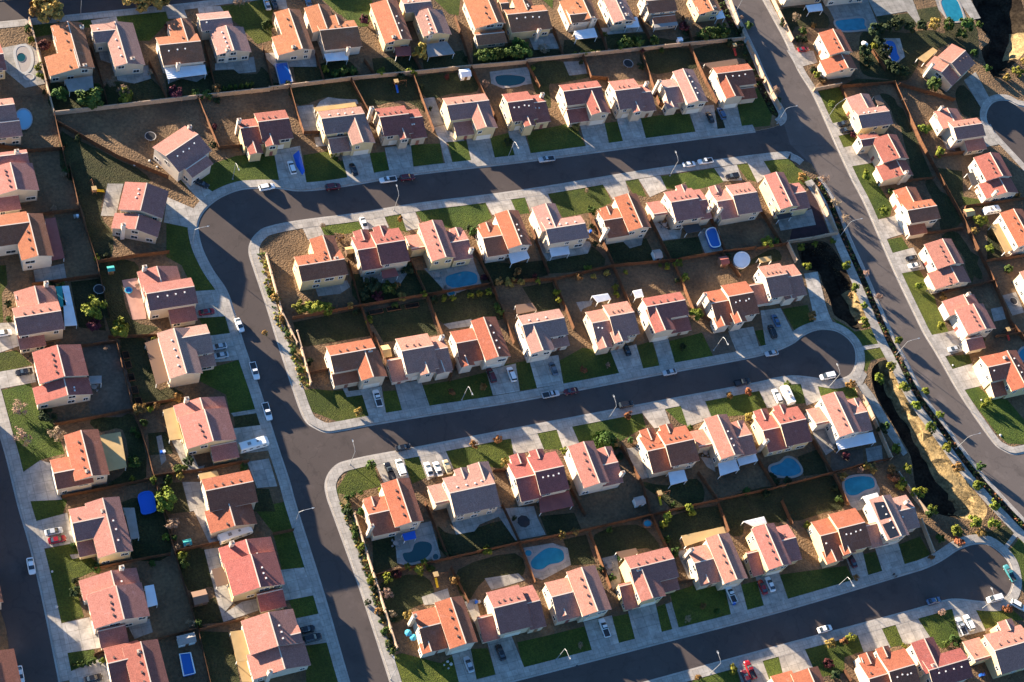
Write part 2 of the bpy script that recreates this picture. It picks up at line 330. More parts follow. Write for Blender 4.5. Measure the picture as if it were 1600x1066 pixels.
def patchy(m, sc, v1, v2, sat=1.0, hue=.5, lo=.40, hi=.62):
    n = m.node_tree.nodes; l = m.node_tree.links; b = n['Principled BSDF']; cur = b.inputs['Base Color'].links[0].from_socket; geo = n.new('ShaderNodeNewGeometry')
    for k, (s_, v, a, c) in enumerate(((sc, v1, hi, hi + .12), (sc * 1.9, v2, lo, lo - .14))):
        nz = n.new('ShaderNodeTexNoise'); nz.inputs['Scale'].default_value = s_; nz.inputs['Detail'].default_value = 7; nz.inputs['Roughness'].default_value = .62; nz.inputs['Distortion'].default_value = .6; l.new(geo.outputs['Position'], nz.inputs['Vector'])
        r = n.new('ShaderNodeMapRange'); r.inputs[1].default_value = a; r.inputs[2].default_value = c; r.inputs[3].default_value = 0; r.inputs[4].default_value = .9; l.new(nz.outputs[0], r.inputs[0])
        h = n.new('ShaderNodeHueSaturation'); h.inputs['Value'].default_value = v
        if k == 0: h.inputs['Saturation'].default_value = sat; h.inputs['Hue'].default_value = hue
        l.new(r.outputs[0], h.inputs['Fac']); l.new(cur, h.inputs['Color']); cur = h.outputs[0]
    l.new(cur, b.inputs['Base Color'])
patchy(M['dirt'], .22, 1.45, .6); patchy(M['greydirt'], .25, 1.3, .65); patchy(M['lawn'], .20, 1.25, .62, .92, .47); patchy(M['dull'], .22, 1.5, .6, .9, .46); patchy(M['drygrass'], .3, 1.3, .5)
for k_ in ROOFS: patchy(ROOFS[k_], .45, 1.13, .82, .92, .5, .42, .56)
def joints(m, w_, h_, dark):
    n = m.node_tree.nodes; l = m.node_tree.links; b = n['Principled BSDF']; src = b.inputs['Base Color'].links[0].from_socket; geo = n.new('ShaderNodeNewGeometry')
    br = n.new('ShaderNodeTexBrick'); br.offset = 0; br.inputs['Scale'].default_value = 1; br.inputs['Brick Width'].default_value = w_; br.inputs['Row Height'].default_value = h_; br.inputs['Mortar Size'].default_value = .05
    br.inputs['Color1'].default_value = (1, 1, 1, 1); br.inputs['Color2'].default_value = (.84, .84, .84, 1); br.inputs['Mortar'].default_value = (dark, dark, dark, 1); l.new(geo.outputs['Position'], br.inputs['Vector'])
    mx = n.new('ShaderNodeMix'); mx.data_type = 'RGBA'; mx.blend_type = 'MULTIPLY'; mx.inputs[0].default_value = 1; l.new(src, mx.inputs[6]); l.new(br.outputs[0], mx.inputs[7])
    nz = n.new('ShaderNodeTexNoise'); nz.inputs['Scale'].default_value = .55; nz.inputs['Detail'].default_value = 5; l.new(geo.outputs['Position'], nz.inputs['Vector'])
    r = n.new('ShaderNodeMapRange'); r.inputs[1].default_value = .55; r.inputs[2].default_value = .75; r.inputs[3].default_value = 0; r.inputs[4].default_value = .55; l.new(nz.outputs[0], r.inputs[0])
    h = n.new('ShaderNodeHueSaturation'); h.inputs['Value'].default_value = .62; l.new(r.outputs[0], h.inputs['Fac']); l.new(mx.outputs[2], h.inputs['Color']); l.new(h.outputs[0], b.inputs['Base Color'])
joints(M['drive'], 3.0, 3.0, .5); joints(M['patio'], 2.4, 2.4, .55)
M['walk'] = mat('sidewalk_concrete', (.42, .38, .33), (.31, .28, .245), .3, .9, fine=(1.6, .10)); joints(M['walk'], 1.6, 1.6, .6)
def inpoly(p, poly):
    c = False; n = len(poly)
    for i in range(n):
        a, b = poly[i], poly[i - 1]
        if (a.y > p.y) != (b.y > p.y) and p.x < (b.x - a.x) * (p.y - a.y) / (b.y - a.y) + a.x: c = not c
    return c
def orient(path, poly):                         # +1 if the block lies left of the path
    v = 0
    for a, b in zip(path[2:-2:3], path[3:-1:3]):
        d = (b - a).normalized(); m = (a + b) / 2 + Vector((-d.y, d.x, 0)) * .8; v += 1 if inpoly(m, poly) else -1
    return 1 if v > 0 else -1
SW = [(B_S1U, blk_w, 'pale concrete sidewalk along the upper curving street and side street', 0, 2.6),
      (L_CDE, blk_c, 'pale concrete sidewalk winding round the middle and bottom cul-de-sacs', 0, 2.6),
      (L_LEFT, blk_w, 'pale concrete sidewalk along the far left street', 0, 2.9),
      (L_TOP, blk_w, 'pale concrete sidewalk along the top left street', 0, 2.2),
      (L_RR, blk_e, 'narrow pale sidewalk right of the wide road', 0, 2.2),
      (L_CD, blk_e, 'pale sidewalk round the cul-de-sac at the right edge', 0, 2.2),
      (L_RRL[9:], blk_c, 'thin kerb strip left of the wide road', 0, 1.0),
      (L_RRL[9:], blk_c, 'sidewalk between the planter and the basins left of the wide road', 3.3, 6.6),
      (B_UP[:-6], blk_w, 'sidewalk left of the wide road at the top', 0, 2.6)]
for path, ins, lab, a, b in SW:
    s = orient(path, ins); strip('sidewalk', path, a * s, b * s, KZ + .064 + (.004 if a else 0), M['walk'], lab)
    if a == 0: strip('gutter', path, -.03 * s, -.55 * s, .008, M['concrete'], lab.replace('sidewalk', 'gutter').replace('kerb strip', 'gutter strip'))
s = orient(L_RRL, blk_c)
strip('planter_bed', L_RRL[9:], 1.0 * s, 3.3 * s, KZ + .066, M['soilshade'], 'dark planter bed of low shrubs left of the wide road')
s = orient(B_UP, blk_w)
strip('planter_bed', B_UP[:-8], 2.6 * s, 5.4 * s, KZ + .006, M['soilshade'], 'dark planter bed beside the tan wall at the top of the wide road')
# painted / laid surfaces: (kind, tile, polygon)
SURF = '''
l 21 280,925 500,890 545,1066 300,1090
l 21 670,915 765,905 800,1045 700,1060
c 21 505,915 670,890 710,1070 550,1080
c 21 105,900 262,870 300,1090 140,1090
c 21 765,880 920,860 940,1025 800,1045
l 21 920,865 1095,855 1120,1000 940,1020
c 21 1095,850 1130,845 1175,990 1130,995
l 21 1140,840 1250,840 1285,975 1175,990
c 21 1245,800 1385,790 1425,960 1285,980
l 21 1390,820 1510,790 1560,940 1425,960
c 31 -25,780 65,770 115,930 20,940
c 21 345,820 440,810 450,865 360,875
c 21 1055,760 1180,730 1240,840 1100,850
l 31 85,790 370,730 445,890 115,930
c 31 395,720 545,715 580,870 445,890
l 31 545,735 625,725 665,860 580,870
c 31 620,700 760,690 800,840 665,860
l 31 765,700 1050,670 1100,815 800,840
c 31 1045,640 1200,625 1225,785 1100,810
d 31 1205,660 1240,650 1275,780 1225,785
c 31 1225,630 1335,610 1370,765 1275,780
l 31 1330,590 1500,505 1560,610 1535,750 1370,765
l 12 1050,60 1400,-60 1600,-80 1720,-80 1740,80 1600,90 1420,90 1280,140 1190,190 1090,110
c 12 1075,80 1130,60 1290,170 1190,210
c 12 995,185 1170,260 1140,370 975,335
l 12 990,340 1130,365 1150,510 1290,750 1155,745 1080,590 990,540
c 12 1150,745 1300,735 1395,890 1170,905
l 12 1185,905 1350,890 1390,1000 1240,1025
c 13 1245,20 1400,0 1440,160 1265,180
l 13 1190,230 1430,160 1525,460 1370,480 1345,370 1190,290
c 13 1375,480 1530,455 1540,478 1390,500
d 13 1390,495 1535,475 1555,555 1400,575
c 13 1390,570 1560,550 1610,700 1415,725
c 13 1470,770 1600,750 1650,915 1530,925
l 24 -15,30 195,-10 225,165 110,190
l 24 105,195 225,170 290,390 155,405
c 24 145,400 285,385 345,550 160,585
l 24 195,580 340,550 380,660 235,685
c 24 235,690 380,658 430,830 285,850
l 24 290,855 430,830 510,1080 300,1080
l 13 -20,125 100,105 190,190 -10,245
c 13 -20,237 195,200 215,295 -20,340
c 12 -30,935 95,930 115,1070 -30,1120
l 12 -40,590 35,590 45,700 10,760 20,930 -40,935
l 13 5,345 180,300 235,430 330,560 385,720 250,755 125,835
c 13 240,760 310,780 345,940 370,995 160,1005 125,840
l 13 160,1005 300,955 400,1000 370,1090 190,1128
c 14 195,115 400,60 445,240 230,278
l 14 233,285 410,245 545,330 620,380 440,460 500,680 340,722
c 14 415,310 545,295 545,315 430,335
c 14 340,724 560,675 605,862 382,897
l 14 382,897 550,858 585,940 405,1008
c 14 405,1010 620,915 680,1090 420,1100
c 22 268,350 372,335 410,420 310,440
l 22 375,345 600,308 630,378 560,400 440,415 400,405
c 22 598,308 757,285 790,365 640,380
l 22 757,287 860,272 905,395 800,370
c 22 858,272 942,258 985,370 895,385
l 22 945,265 1360,205 1405,310 1250,380 1130,365 985,325
c 22 1358,205 1507,180 1550,275 1405,290
l 22 1505,183 1595,168 1620,280 1555,290
l 32 -10,185 72,172 105,285 0,260
c 32 70,172 207,152 240,230 110,270
l 32 207,152 540,108 595,215 470,275 300,305 255,230
c 32 538,108 672,85 700,170 600,200
l 32 672,88 752,78 800,185 720,165
c 32 752,78 882,58 920,140 820,185
l 32 880,62 1205,13 1260,95 1120,135 910,135
c 32 1203,13 1337,-8 1370,85 1255,90
l 32 1335,-8 1402,-18 1455,95 1400,80
c 32 1400,-20 1492,-37 1540,40 1460,100
l 41 30,965 190,940 240,985 330,1066 330,1090 110,1090
l 42 50,-10 230,-10 310,60 300,115 180,85 60,40
l 23 288,340 330,335 440,345 520,345 540,385 632,370 680,500 510,540 310,462
y 22 15,500 58,540 100,720 150,900 240,1066 185,1066 130,930 60,720
y 23 165,0 240,0 320,310 288,340
c 23 500,300 530,295 550,350 632,340 640,370 540,385
c 23 622,340 745,320 775,490 675,510
l 23 755,350 830,345 880,475 770,490
c 23 825,305 980,285 1035,445 872,475
l 23 985,315 1170,285 1372,235 1415,375 1030,445
c 23 1368,225 1545,185 1570,350 1410,375
l 33 -55,190 112,165 155,330 -10,355
c 33 100,160 275,135 305,305 148,330
l 33 270,175 420,90 590,120 642,245 300,305
c 33 585,110 738,70 780,215 638,245
l 33 738,80 830,50 885,200 775,215
c 33 835,40 925,25 970,185 878,200
l 33 920,55 1130,0 1200,145 965,185
z 33 1130,-5 1300,10 1345,112 1200,145
c 33 1285,-10 1435,-35 1470,90 1335,115
l 33 1440,-10 1515,-20 1560,72 1485,85
c 42 30,860 150,845 230,1000 120,1080 60,1060
l 42 158,850 310,825 350,945 240,990
c 42 290,640 370,628 420,830 445,900 480,965 350,970 345,880
l 42 455,900 560,960 590,985 730,960 765,1075 610,1080 540,990
l 43 560,-5 740,-10 760,65 620,85
c 43 605,85 765,62 775,82 620,108
l 43 632,110 785,85 800,140 690,165 660,235 630,200
c 43 565,265 640,225 665,250 630,320 590,325
l 23 555,815 660,785 700,788 745,912 550,965 510,1080 475,940
y 24 485,-10 560,-10 640,260 740,600 835,870 790,905 640,500
c 23 700,765 872,730 915,880 760,895
l 23 872,742 968,728 1020,860 930,900
c 23 962,722 1122,690 1175,810 1020,880
l 23 1122,695 1527,622 1555,715 1460,810 1370,795 1150,810
c 33 -10,618 145,588 190,695 10,725
l 33 148,590 268,573 315,705 260,695 185,695
c 33 262,570 352,550 400,660 308,705
l 33 352,553 772,473 795,560 740,590 640,650 500,695 385,655
c 33 768,473 905,447 945,555 845,570
l 33 903,450 1003,428 1050,555 1000,540
c 33 1000,425 1143,397 1190,510 1045,560
l 33 1140,402 1477,338 1525,435 1410,490 1260,500 1180,500
c 43 20,340 155,303 240,425 70,450
l 43 -20,345 28,338 75,445 0,455
l 43 160,303 270,298 305,420 238,425
c 43 268,298 368,308 395,400 305,435
l 43 368,313 500,318 592,318 615,400 520,385 395,390
l 24 800,910 870,895 1100,955 1170,910 1215,1080 850,1080
c 24 1160,880 1275,860 1315,1065 1210,1080
l 24 1275,870 1378,865 1435,1040 1312,1065
c 24 1370,810 1515,780 1600,990 1430,1040
l 34 30,830 210,790 430,735 485,895 70,995
c 34 425,710 592,670 640,850 480,895
l 34 588,680 692,660 740,825 632,850
c 34 685,630 852,595 895,790 735,825
l 34 845,625 912,600 962,770 895,785
c 34 912,605 948,590 995,755 958,770
l 34 940,540 1110,480 1265,510 1315,675 990,758
c 34 1260,485 1355,465 1405,655 1305,675
l 34 1352,490 1462,465 1510,630 1400,655
c 44 0,440 135,400 200,590 55,625
l 44 135,430 200,420 540,375 600,495 198,590
c 44 535,320 635,280 680,465 598,490
l 44 632,310 712,290 775,445 676,465
c 44 705,250 845,225 900,405 768,445
l 44 850,250 980,200 1060,340 896,405
l 34 1080,1042 1332,968 1365,1110 1060,1110
c 34 1328,962 1482,918 1540,1080 1380,1110
l 34 1482,930 1582,893 1630,1050 1535,1065
l 44 28,922 132,888 175,1020 85,1060
c 44 130,883 283,847 345,985 180,1085
l 44 282,850 602,768 645,880 530,920 530,1010 400,1035 342,975
c 44 600,763 742,728 805,860 645,890
l 44 740,732 827,708 885,845 800,860
c 44 824,703 952,666 1040,800 885,850
l 44 955,675 1167,618 1225,790 1110,870 1030,790
c 44 1165,612 1302,618 1370,760 1215,800
l 44 1302,618 1500,608 1600,700 1540,700 1368,750
l 44 1500,300 1590,185 1700,250 1700,540 1600,540 1575,420 1535,345
d 44 1280,180 1400,170 1530,120 1560,150 1478,262 1400,225 1330,205
c 44 1468,272 1553,163 1577,178 1488,290
l 41 345,550 500,520 535,590 555,720 430,745
c 41 185,300 345,305 370,375 245,405
c 41 430,742 545,718 610,785 468,815
l 41 472,817 565,797 625,860 505,882
c 41 507,885 645,850 700,970 550,995
l 41 555,995 700,970 730,1075 595,1085
l 42 550,-10 665,-10 725,100 815,240 800,300 712,318
c 42 708,325 835,295 890,400 768,438
l 42 772,440 870,422 915,492 808,518
c 42 808,520 940,485 1010,612 868,638
l 42 868,640 975,618 1055,740 1085,850 1150,985 1048,1008
c 42 1048,1012 1185,975 1240,1075 1085,1085
c 43 1050,15 1200,-15 1235,110 1118,145
l 43 1118,145 1270,128 1290,182 1160,222
c 43 1148,225 1290,185 1355,315 1238,342
l 43 1242,345 1325,320 1405,390 1500,400 1600,520 1700,520 1700,680 1600,665 1500,660 1435,600
l 11 690,90 985,55 1010,125 890,245 815,245 695,130
l 11 1310,40 1480,15 1600,0 1620,240 1530,265 1420,150 1320,75
l 11 185,130 300,138 325,205 200,225
l 11 450,110 540,90 555,165 500,168
c 11 540,125 692,100 705,145 560,175
c 11 985,60 1090,42 1115,110 1000,115
c 11 1175,45 1310,38 1345,90 1190,105
l 21 -10,0 90,0 105,50 80,200 -10,260
c 21 85,-10 175,-10 190,60 105,55
l 21 390,-5 690,-5 695,60 665,160 600,160 470,70
l 21 1055,-5 1215,-5 1205,95 1150,85
l 31 175,-5 245,-5 240,55
n 11 300,490 420,520 560,540 640,520 645,640 320,665
n 11 640,490 800,500 860,430 890,460 985,590 650,625
n 11 985,480 1230,445 1290,570 1000,595
n 11 1230,440 1400,420 1420,440 1530,440 1560,400 1620,520 1290,570
c 11 690,440 880,390 900,470 800,500 700,480
c 11 1280,380 1510,340 1525,430 1420,440 1390,415 1280,420
c 11 975,400 1225,380 1235,450 1170,490 1080,470 1000,500
c 11 560,200 640,230 660,380 600,360
c 11 0,290 150,260 240,300 270,500 150,525 0,400
n 21 220,400 355,395 400,485 240,515
n 21 370,385 560,370 600,440 690,440 695,455 405,490
c 21 40,320 350,300 360,400 110,400 60,350
n 21 690,350 940,330 985,430 705,455
n 21 990,340 1230,300 1275,405 1000,430
n 21 1290,250 1620,290 1620,380 1290,405
n 31 -20,255 130,290 280,300 300,345 -10,375
c 31 100,225 240,200 285,290 130,300
n 31 310,240 530,230 560,300 300,340
n 31 555,200 800,200 830,285 570,310
n 31 850,225 1010,240 1280,165 1370,235 830,290
c 31 530,170 760,150 780,190 550,210
n 21 210,530 560,490 620,610 470,640 420,580 260,630
c 21 245,635 340,625 380,800 285,805
c 21 380,605 430,580 490,590 600,595 610,620 350,650
n 21 600,470 930,460 1010,660 960,640 860,600 640,630
n 21 945,460 1280,440 1315,545 1160,560 1060,590 1010,580
c 21 985,590 1060,580 1120,740 1050,760
c 21 1390,430 1620,400 1640,500 1580,510 1470,530 1400,500
n 31 110,390 310,370 340,450 440,440 465,460 270,500 220,510 230,640 160,600
c 31 305,370 430,365 445,440 340,452
n 31 765,320 1050,290 1100,400 950,430 830,435
n 31 1060,300 1370,250 1430,370 1340,345 1140,375
n 11 360,800 430,820 700,950 880,1075 410,1075
n 12 420,-20 740,-20 900,90 740,95 640,110 600,290 670,400 660,540 570,565 500,290
c 12 640,105 735,105 715,180 690,300 600,295
n 12 590,590 800,570 820,670 730,690 780,910 940,960 830,1010 660,1000
c 43 608,335 650,300 705,372 790,515 905,715 880,735 775,590 690,450
p 12 725,680 815,665 870,880 870,910 790,915
c 12 200,620 380,580 400,690 210,700
n 13 715,50 870,50 930,330 1010,320 1090,385 800,435
n 13 880,600 990,590 1030,720 890,730
c 13 1020,640 1110,640 1180,800 1220,790 1200,830 1110,830
n 13 950,900 1080,890 1130,1066 1000,1080
c 13 1085,890 1200,890 1235,1040 1130,1066
c 14 1120,-20 1230,0 1300,240 1250,250
n 14 1060,300 1220,280 1270,490 1240,500 1120,520
c 14 1215,280 1310,265 1400,580 1330,660 1440,590 1530,570 1540,640 1330,710 1280,540
n 14 1140,630 1280,560 1330,712 1160,725
n 14 1190,765 1370,770 1430,1080 1250,1080
q 14 1360,770 1450,755 1540,1066 1440,1066
n 12 420,690 590,670 630,980 470,960
n 13 540,520 790,490 870,860 640,910 760,800 730,580 600,590
n 14 720,0 960,0 1015,310 790,335 790,210
z 13 490,90 690,70 790,460 540,480 540,260
n 22 580,640 740,690 880,650 1000,620 1110,740 1010,772 620,822
c 22 350,720 540,680 560,720 500,760 370,775
c 22 630,640 740,625 880,600 900,640 860,700 640,690
c 22 1000,610 1290,545 1340,700 1200,755 1120,740
n 22 1320,560 1600,590 1610,690 1400,715
n 32 -10,580 190,560 215,650 0,695
c 32 120,340 200,430 460,450 470,470 450,520 330,540 210,565 170,500
n 32 210,565 330,540 450,520 480,480 550,590 220,640
n 32 540,460 800,430 860,560 600,600
c 32 640,430 780,420 770,470 700,490
n 32 885,450 1110,420 1140,530 930,555
c 32 1105,410 1140,370 1230,380 1260,510 1150,525
c 32 830,310 930,380 1010,380 1000,430 890,445
n 22 220,930 620,850 680,1010 260,1080
n 22 650,870 1010,790 1080,1000 760,1050
n 22 1050,785 1390,740 1470,910 1330,900 1130,950
c 22 1115,940 1280,910 1300,950 1150,970
n 32 60,720 240,690 290,850 150,865
c 32 380,810 480,800 470,830 420,850 410,870
n 32 1340,640 1420,560 1560,490 1600,560 1440,580
c 24 820,160 1040,110 1100,320 900,375 840,360
n 24 690,200 840,200 850,370 700,430
n 24 1080,140 1180,190 1500,100 1545,240 1140,325
c 24 1160,100 1460,20 1450,80 1330,130 1300,170 1190,190
c 34 -110,40 130,20 150,90 200,190 20,225
n 34 165,80 370,60 415,165 210,195
c 33 680,690 760,680 820,860 750,880
c 33 1120,740 1200,750 1210,830 1160,800
n 33 760,890 920,910 1100,870 1140,1000 980,1066 900,1000
n 43 250,740 380,690 430,835 290,855
c 43 300,480 440,520 480,690 420,730 350,620
c 43 655,690 750,670 760,770 670,780
z 43 450,720 640,690 640,790 450,830
n 24 740,480 990,430 1060,560 900,640 880,690 800,700
c 24 985,560 1140,510 1160,590 1080,600 1000,610
n 24 1200,400 1540,300 1590,430 1370,450 1250,590
c 24 1240,590 1310,570 1340,700 1300,720
c 24 1360,450 1560,420 1600,460 1540,480 1400,520
c 34 60,270 240,240 330,270 350,370 180,460 120,440
n 34 305,220 440,190 495,360 350,375
n 34 490,190 740,130 870,240 860,290 800,270 680,290 540,330
c 34 535,330 620,310 650,470 600,520
n 34 885,110 1210,20 1260,140 1010,200 1010,270 930,260
c 34 980,290 1030,280 1100,470 1050,450
n 34 1230,0 1600,-100 1600,110 1520,100 1390,110 1370,190 1290,180
n 44 -50,-30 150,0 190,110 80,120
n 43 140,940 450,850 530,1030 420,1066 200,1120
c 43 520,870 690,840 740,930 730,1040 600,1060 530,1000
c 14 730,30 800,30 830,210 790,220
c 14 760,730 890,690 910,770 800,810
c 13 930,620 960,610 990,760 960,790
n 41 740,560 830,590 880,760 830,720 800,640
n 42 1020,120 1180,200 1230,330 1110,390 1090,260
n 42 1240,480 1330,540 1290,700 1250,600
n 42 1200,180 1350,210 1380,250 1250,240
n 41 600,470 860,480 830,500 500,520
n 41 150,60 400,70 430,170 240,160 215,250
c 41 400,10 660,-20 740,180 660,190 500,180 440,60
c 41 660,-20 920,-40 990,140 960,140 900,70 720,100
n 41 720,100 920,80 960,150 750,170
n 41 960,60 1080,40 1110,110 990,140
c 41 1060,-30 1200,-40 1260,120 1160,140 1090,60
c 41 1180,-30 1260,-40 1340,110 1290,120
n 41 840,220 1050,180 1140,250 1000,310 880,300
c 41 760,230 860,230 890,340 830,390 760,310
c 41 1240,480 1310,430 1390,580 1340,640
n 41 1190,560 1240,510 1340,640 1330,700 1230,680
c 41 1355,760 1400,740 1450,860 1360,880
c 41 1050,690 1090,690 1190,900 1140,890
n 42 1380,340 1410,350 1480,560 1380,560
m 42 250,240 330,120 440,405 200,455
c 42 130,320 335,255 360,350 150,385
n 41 650,180 900,200 1130,200 1150,260 1000,330 960,400 900,480 760,470 640,440 620,330
n 41 1140,150 1300,130 1330,330 1290,330 1150,250
n 41 830,620 880,650 1060,1066 940,1066
n 42 1010,110 1060,90 1200,330 1110,380 1080,230
n 42 1110,420 1210,400 1350,640 1310,660 1210,500
n 42 1080,10 1230,30 1240,230 1210,260
l 42 1230,180 1340,200 1330,240 1240,230
c 42 1470,770 1550,750 1600,870 1530,890
c 42 1400,850 1470,835 1490,910 1420,925
n 13 1420,930 1600,930 1640,1066 1500,1066
'''
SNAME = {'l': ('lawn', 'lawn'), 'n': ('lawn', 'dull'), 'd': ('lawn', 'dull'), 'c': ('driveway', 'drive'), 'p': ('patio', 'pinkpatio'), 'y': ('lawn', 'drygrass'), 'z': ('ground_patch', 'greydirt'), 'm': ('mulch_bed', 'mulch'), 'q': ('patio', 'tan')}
SURFO = []; YARD = [0]
def lay_surfaces():
    zz = 0
    for ln in SURF.strip().splitlines():
        k, t, s = ln.split(" ", 2); nm, mk = SNAME[k]
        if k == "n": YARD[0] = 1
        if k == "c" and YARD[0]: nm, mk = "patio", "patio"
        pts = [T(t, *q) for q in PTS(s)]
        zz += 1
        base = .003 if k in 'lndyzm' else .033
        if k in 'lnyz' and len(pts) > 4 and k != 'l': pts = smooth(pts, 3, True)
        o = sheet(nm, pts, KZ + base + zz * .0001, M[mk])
        SURFO.append((o, k))
lay_surfaces()
# ------------------------------------------------------------------ houses
ZR = {'M': 7.45, 'N': 6.3, 'A': 6.1, 'S': 4.3}
PITCH = .29
CNAME = {'y': 'amber-orange', 'o': 'orange', 'r': 'red', 'p': 'pink', 'k': 'salmon', 't': 'tan'}
HOUSES = []
MBOX = None
def vent_mesh():
    mb = MB(); mb.box((0, 0, -.1), .42, .42, .38); mb.box((0, 0, .28), .5, .5, .06); return mb.mesh('roof_vent', M['vent'])
VENT = vent_mesh()
_mb = MB(); _mb.box((0, 0, -.1), .40, .40, .40); VENTW = _mb.mesh('roof_vent', M['ventw'])
def win_meshes():
    out = {}
    for wd in (1.2, 1.8, 2.6):
        mb = MB(); hh = .62; t = .10         # window in the XZ plane facing -Y
        for (x0, x1, z0, z1) in ((-wd/2, wd/2, hh, hh + t), (-wd/2, wd/2, -hh - t, -hh), (-wd/2 - t, -wd/2, -hh - t, hh + t), (wd/2, wd/2 + t, -hh - t, hh + t), (-.03, .03, -hh, hh)):
            mb.idx([(x0, -.07, z0), (x1, -.07, z0), (x1, -.07, z1), (x0, -.07, z1), (x0, .02, z0), (x1, .02, z0), (x1, .02, z1), (x0, .02, z1)],
                   [(0, 1, 2, 3), (0, 4, 5, 1), (3, 2, 6, 7), (1, 5, 6, 2), (0, 3, 7, 4)])
        fr = mb.mesh('window', M['white'])
        mb = MB(); mb.idx([(-wd/2, -.03, -hh), (wd/2, -.03, -hh), (wd/2, -.03, hh), (-wd/2, -.03, hh)], [(0, 1, 2, 3)])
        out[wd] = (fr, mb.mesh('pane', M['glass']))
    return out
WIN = win_meshes()
def gar_mesh():
    mb = MB()
    for k in range(4): mb.idx([(-2.4, -.06, .05 + k * .54), (2.4, -.06, .05 + k * .54), (2.4, -.06, .56 + k * .54), (-2.4, -.06, .56 + k * .54), (-2.4, .03, .05 + k * .54), (2.4, .03, .05 + k * .54), (2.4, .03, .56 + k * .54), (-2.4, .03, .56 + k * .54)], [(0, 1, 2, 3), (0, 4, 5, 1), (3, 2, 6, 7), (1, 5, 6, 2), (0, 3, 7, 4)])
    return mb.mesh('garage_door', M['garage'])
GAR = gar_mesh()
def door_mesh():
    mb = MB(); mb.box((0, -.02, .1), 1.0, .1, 2.1); return mb.mesh('front_door', M['door'])
DOOR = door_mesh()
NB = {}
def blockgeo(t, b, snap=True):
    x1, y1, x2, y2, wa, wb, k = b; zr = ZR.get(k, k)
    p, q = T(t, x1, y1, zr), T(t, x2, y2, zr); d = q - p
    if snap:
        if abs(d.x) > abs(d.y):
            y = (p.y + q.y) / 2; xs = sorted((p.x, q.x)); p, q = Vector((xs[0], y, zr)), Vector((xs[1], y, zr))
        else:
            x = (p.x + q.x) / 2; ys = sorted((p.y, q.y)); p, q = Vector((x, ys[0], zr)), Vector((x, ys[1], zr))
    u = (q - p).normalized(); n = Vector((-u.y, u.x, 0))
    return dict(p=p, q=q, u=u, n=n, L=(q - p).length, wa=wa, wb=wb, zr=zr)
def inside(bl, pt, tol=.15):
    d = pt - bl['p']; s = d.x * bl['u'].x + d.y * bl['u'].y; v = d.x * bl['n'].x + d.y * bl['n'].y
    if not (.3 - tol < s < bl['L'] - .3 + tol): return False
    if not (-bl['wb'] + .4 - tol < v < bl['wa'] - .4 + tol): return False
    return pt.z < bl['zr'] - PITCH * abs(v) + .25
def slab(mb, a, b, nrm, wd, pitch, th=.17):
    # roof plane from the ridge a-b down to the eave, closed slab; material 0 tiles, 1 trim
    e0 = a + nrm * wd; e1 = b + nrm * wd; e0.z = a.z - pitch * wd; e1.z = b.z - pitch * wd
    L = (b - a).length; s = math.hypot(wd, wd * pitch)
    dz = Vector((0, 0, -th)); top = [a, b, e1, e0]
    uv = [(0, 0), (L, 0), (L, s), (0, s)]
    v1 = top[1] - top[0]; v2 = top[3] - top[0]
    if v1.cross(v2).z < 0: top = top[::-1]; uv = uv[::-1]
    mb.face(top, 0, uv); bot = [p + dz for p in top]; mb.face(bot[::-1], 1)
    for i in range(4):
        j = (i + 1) % 4; mb.face([top[i], bot[i], bot[j], top[j]], 1)
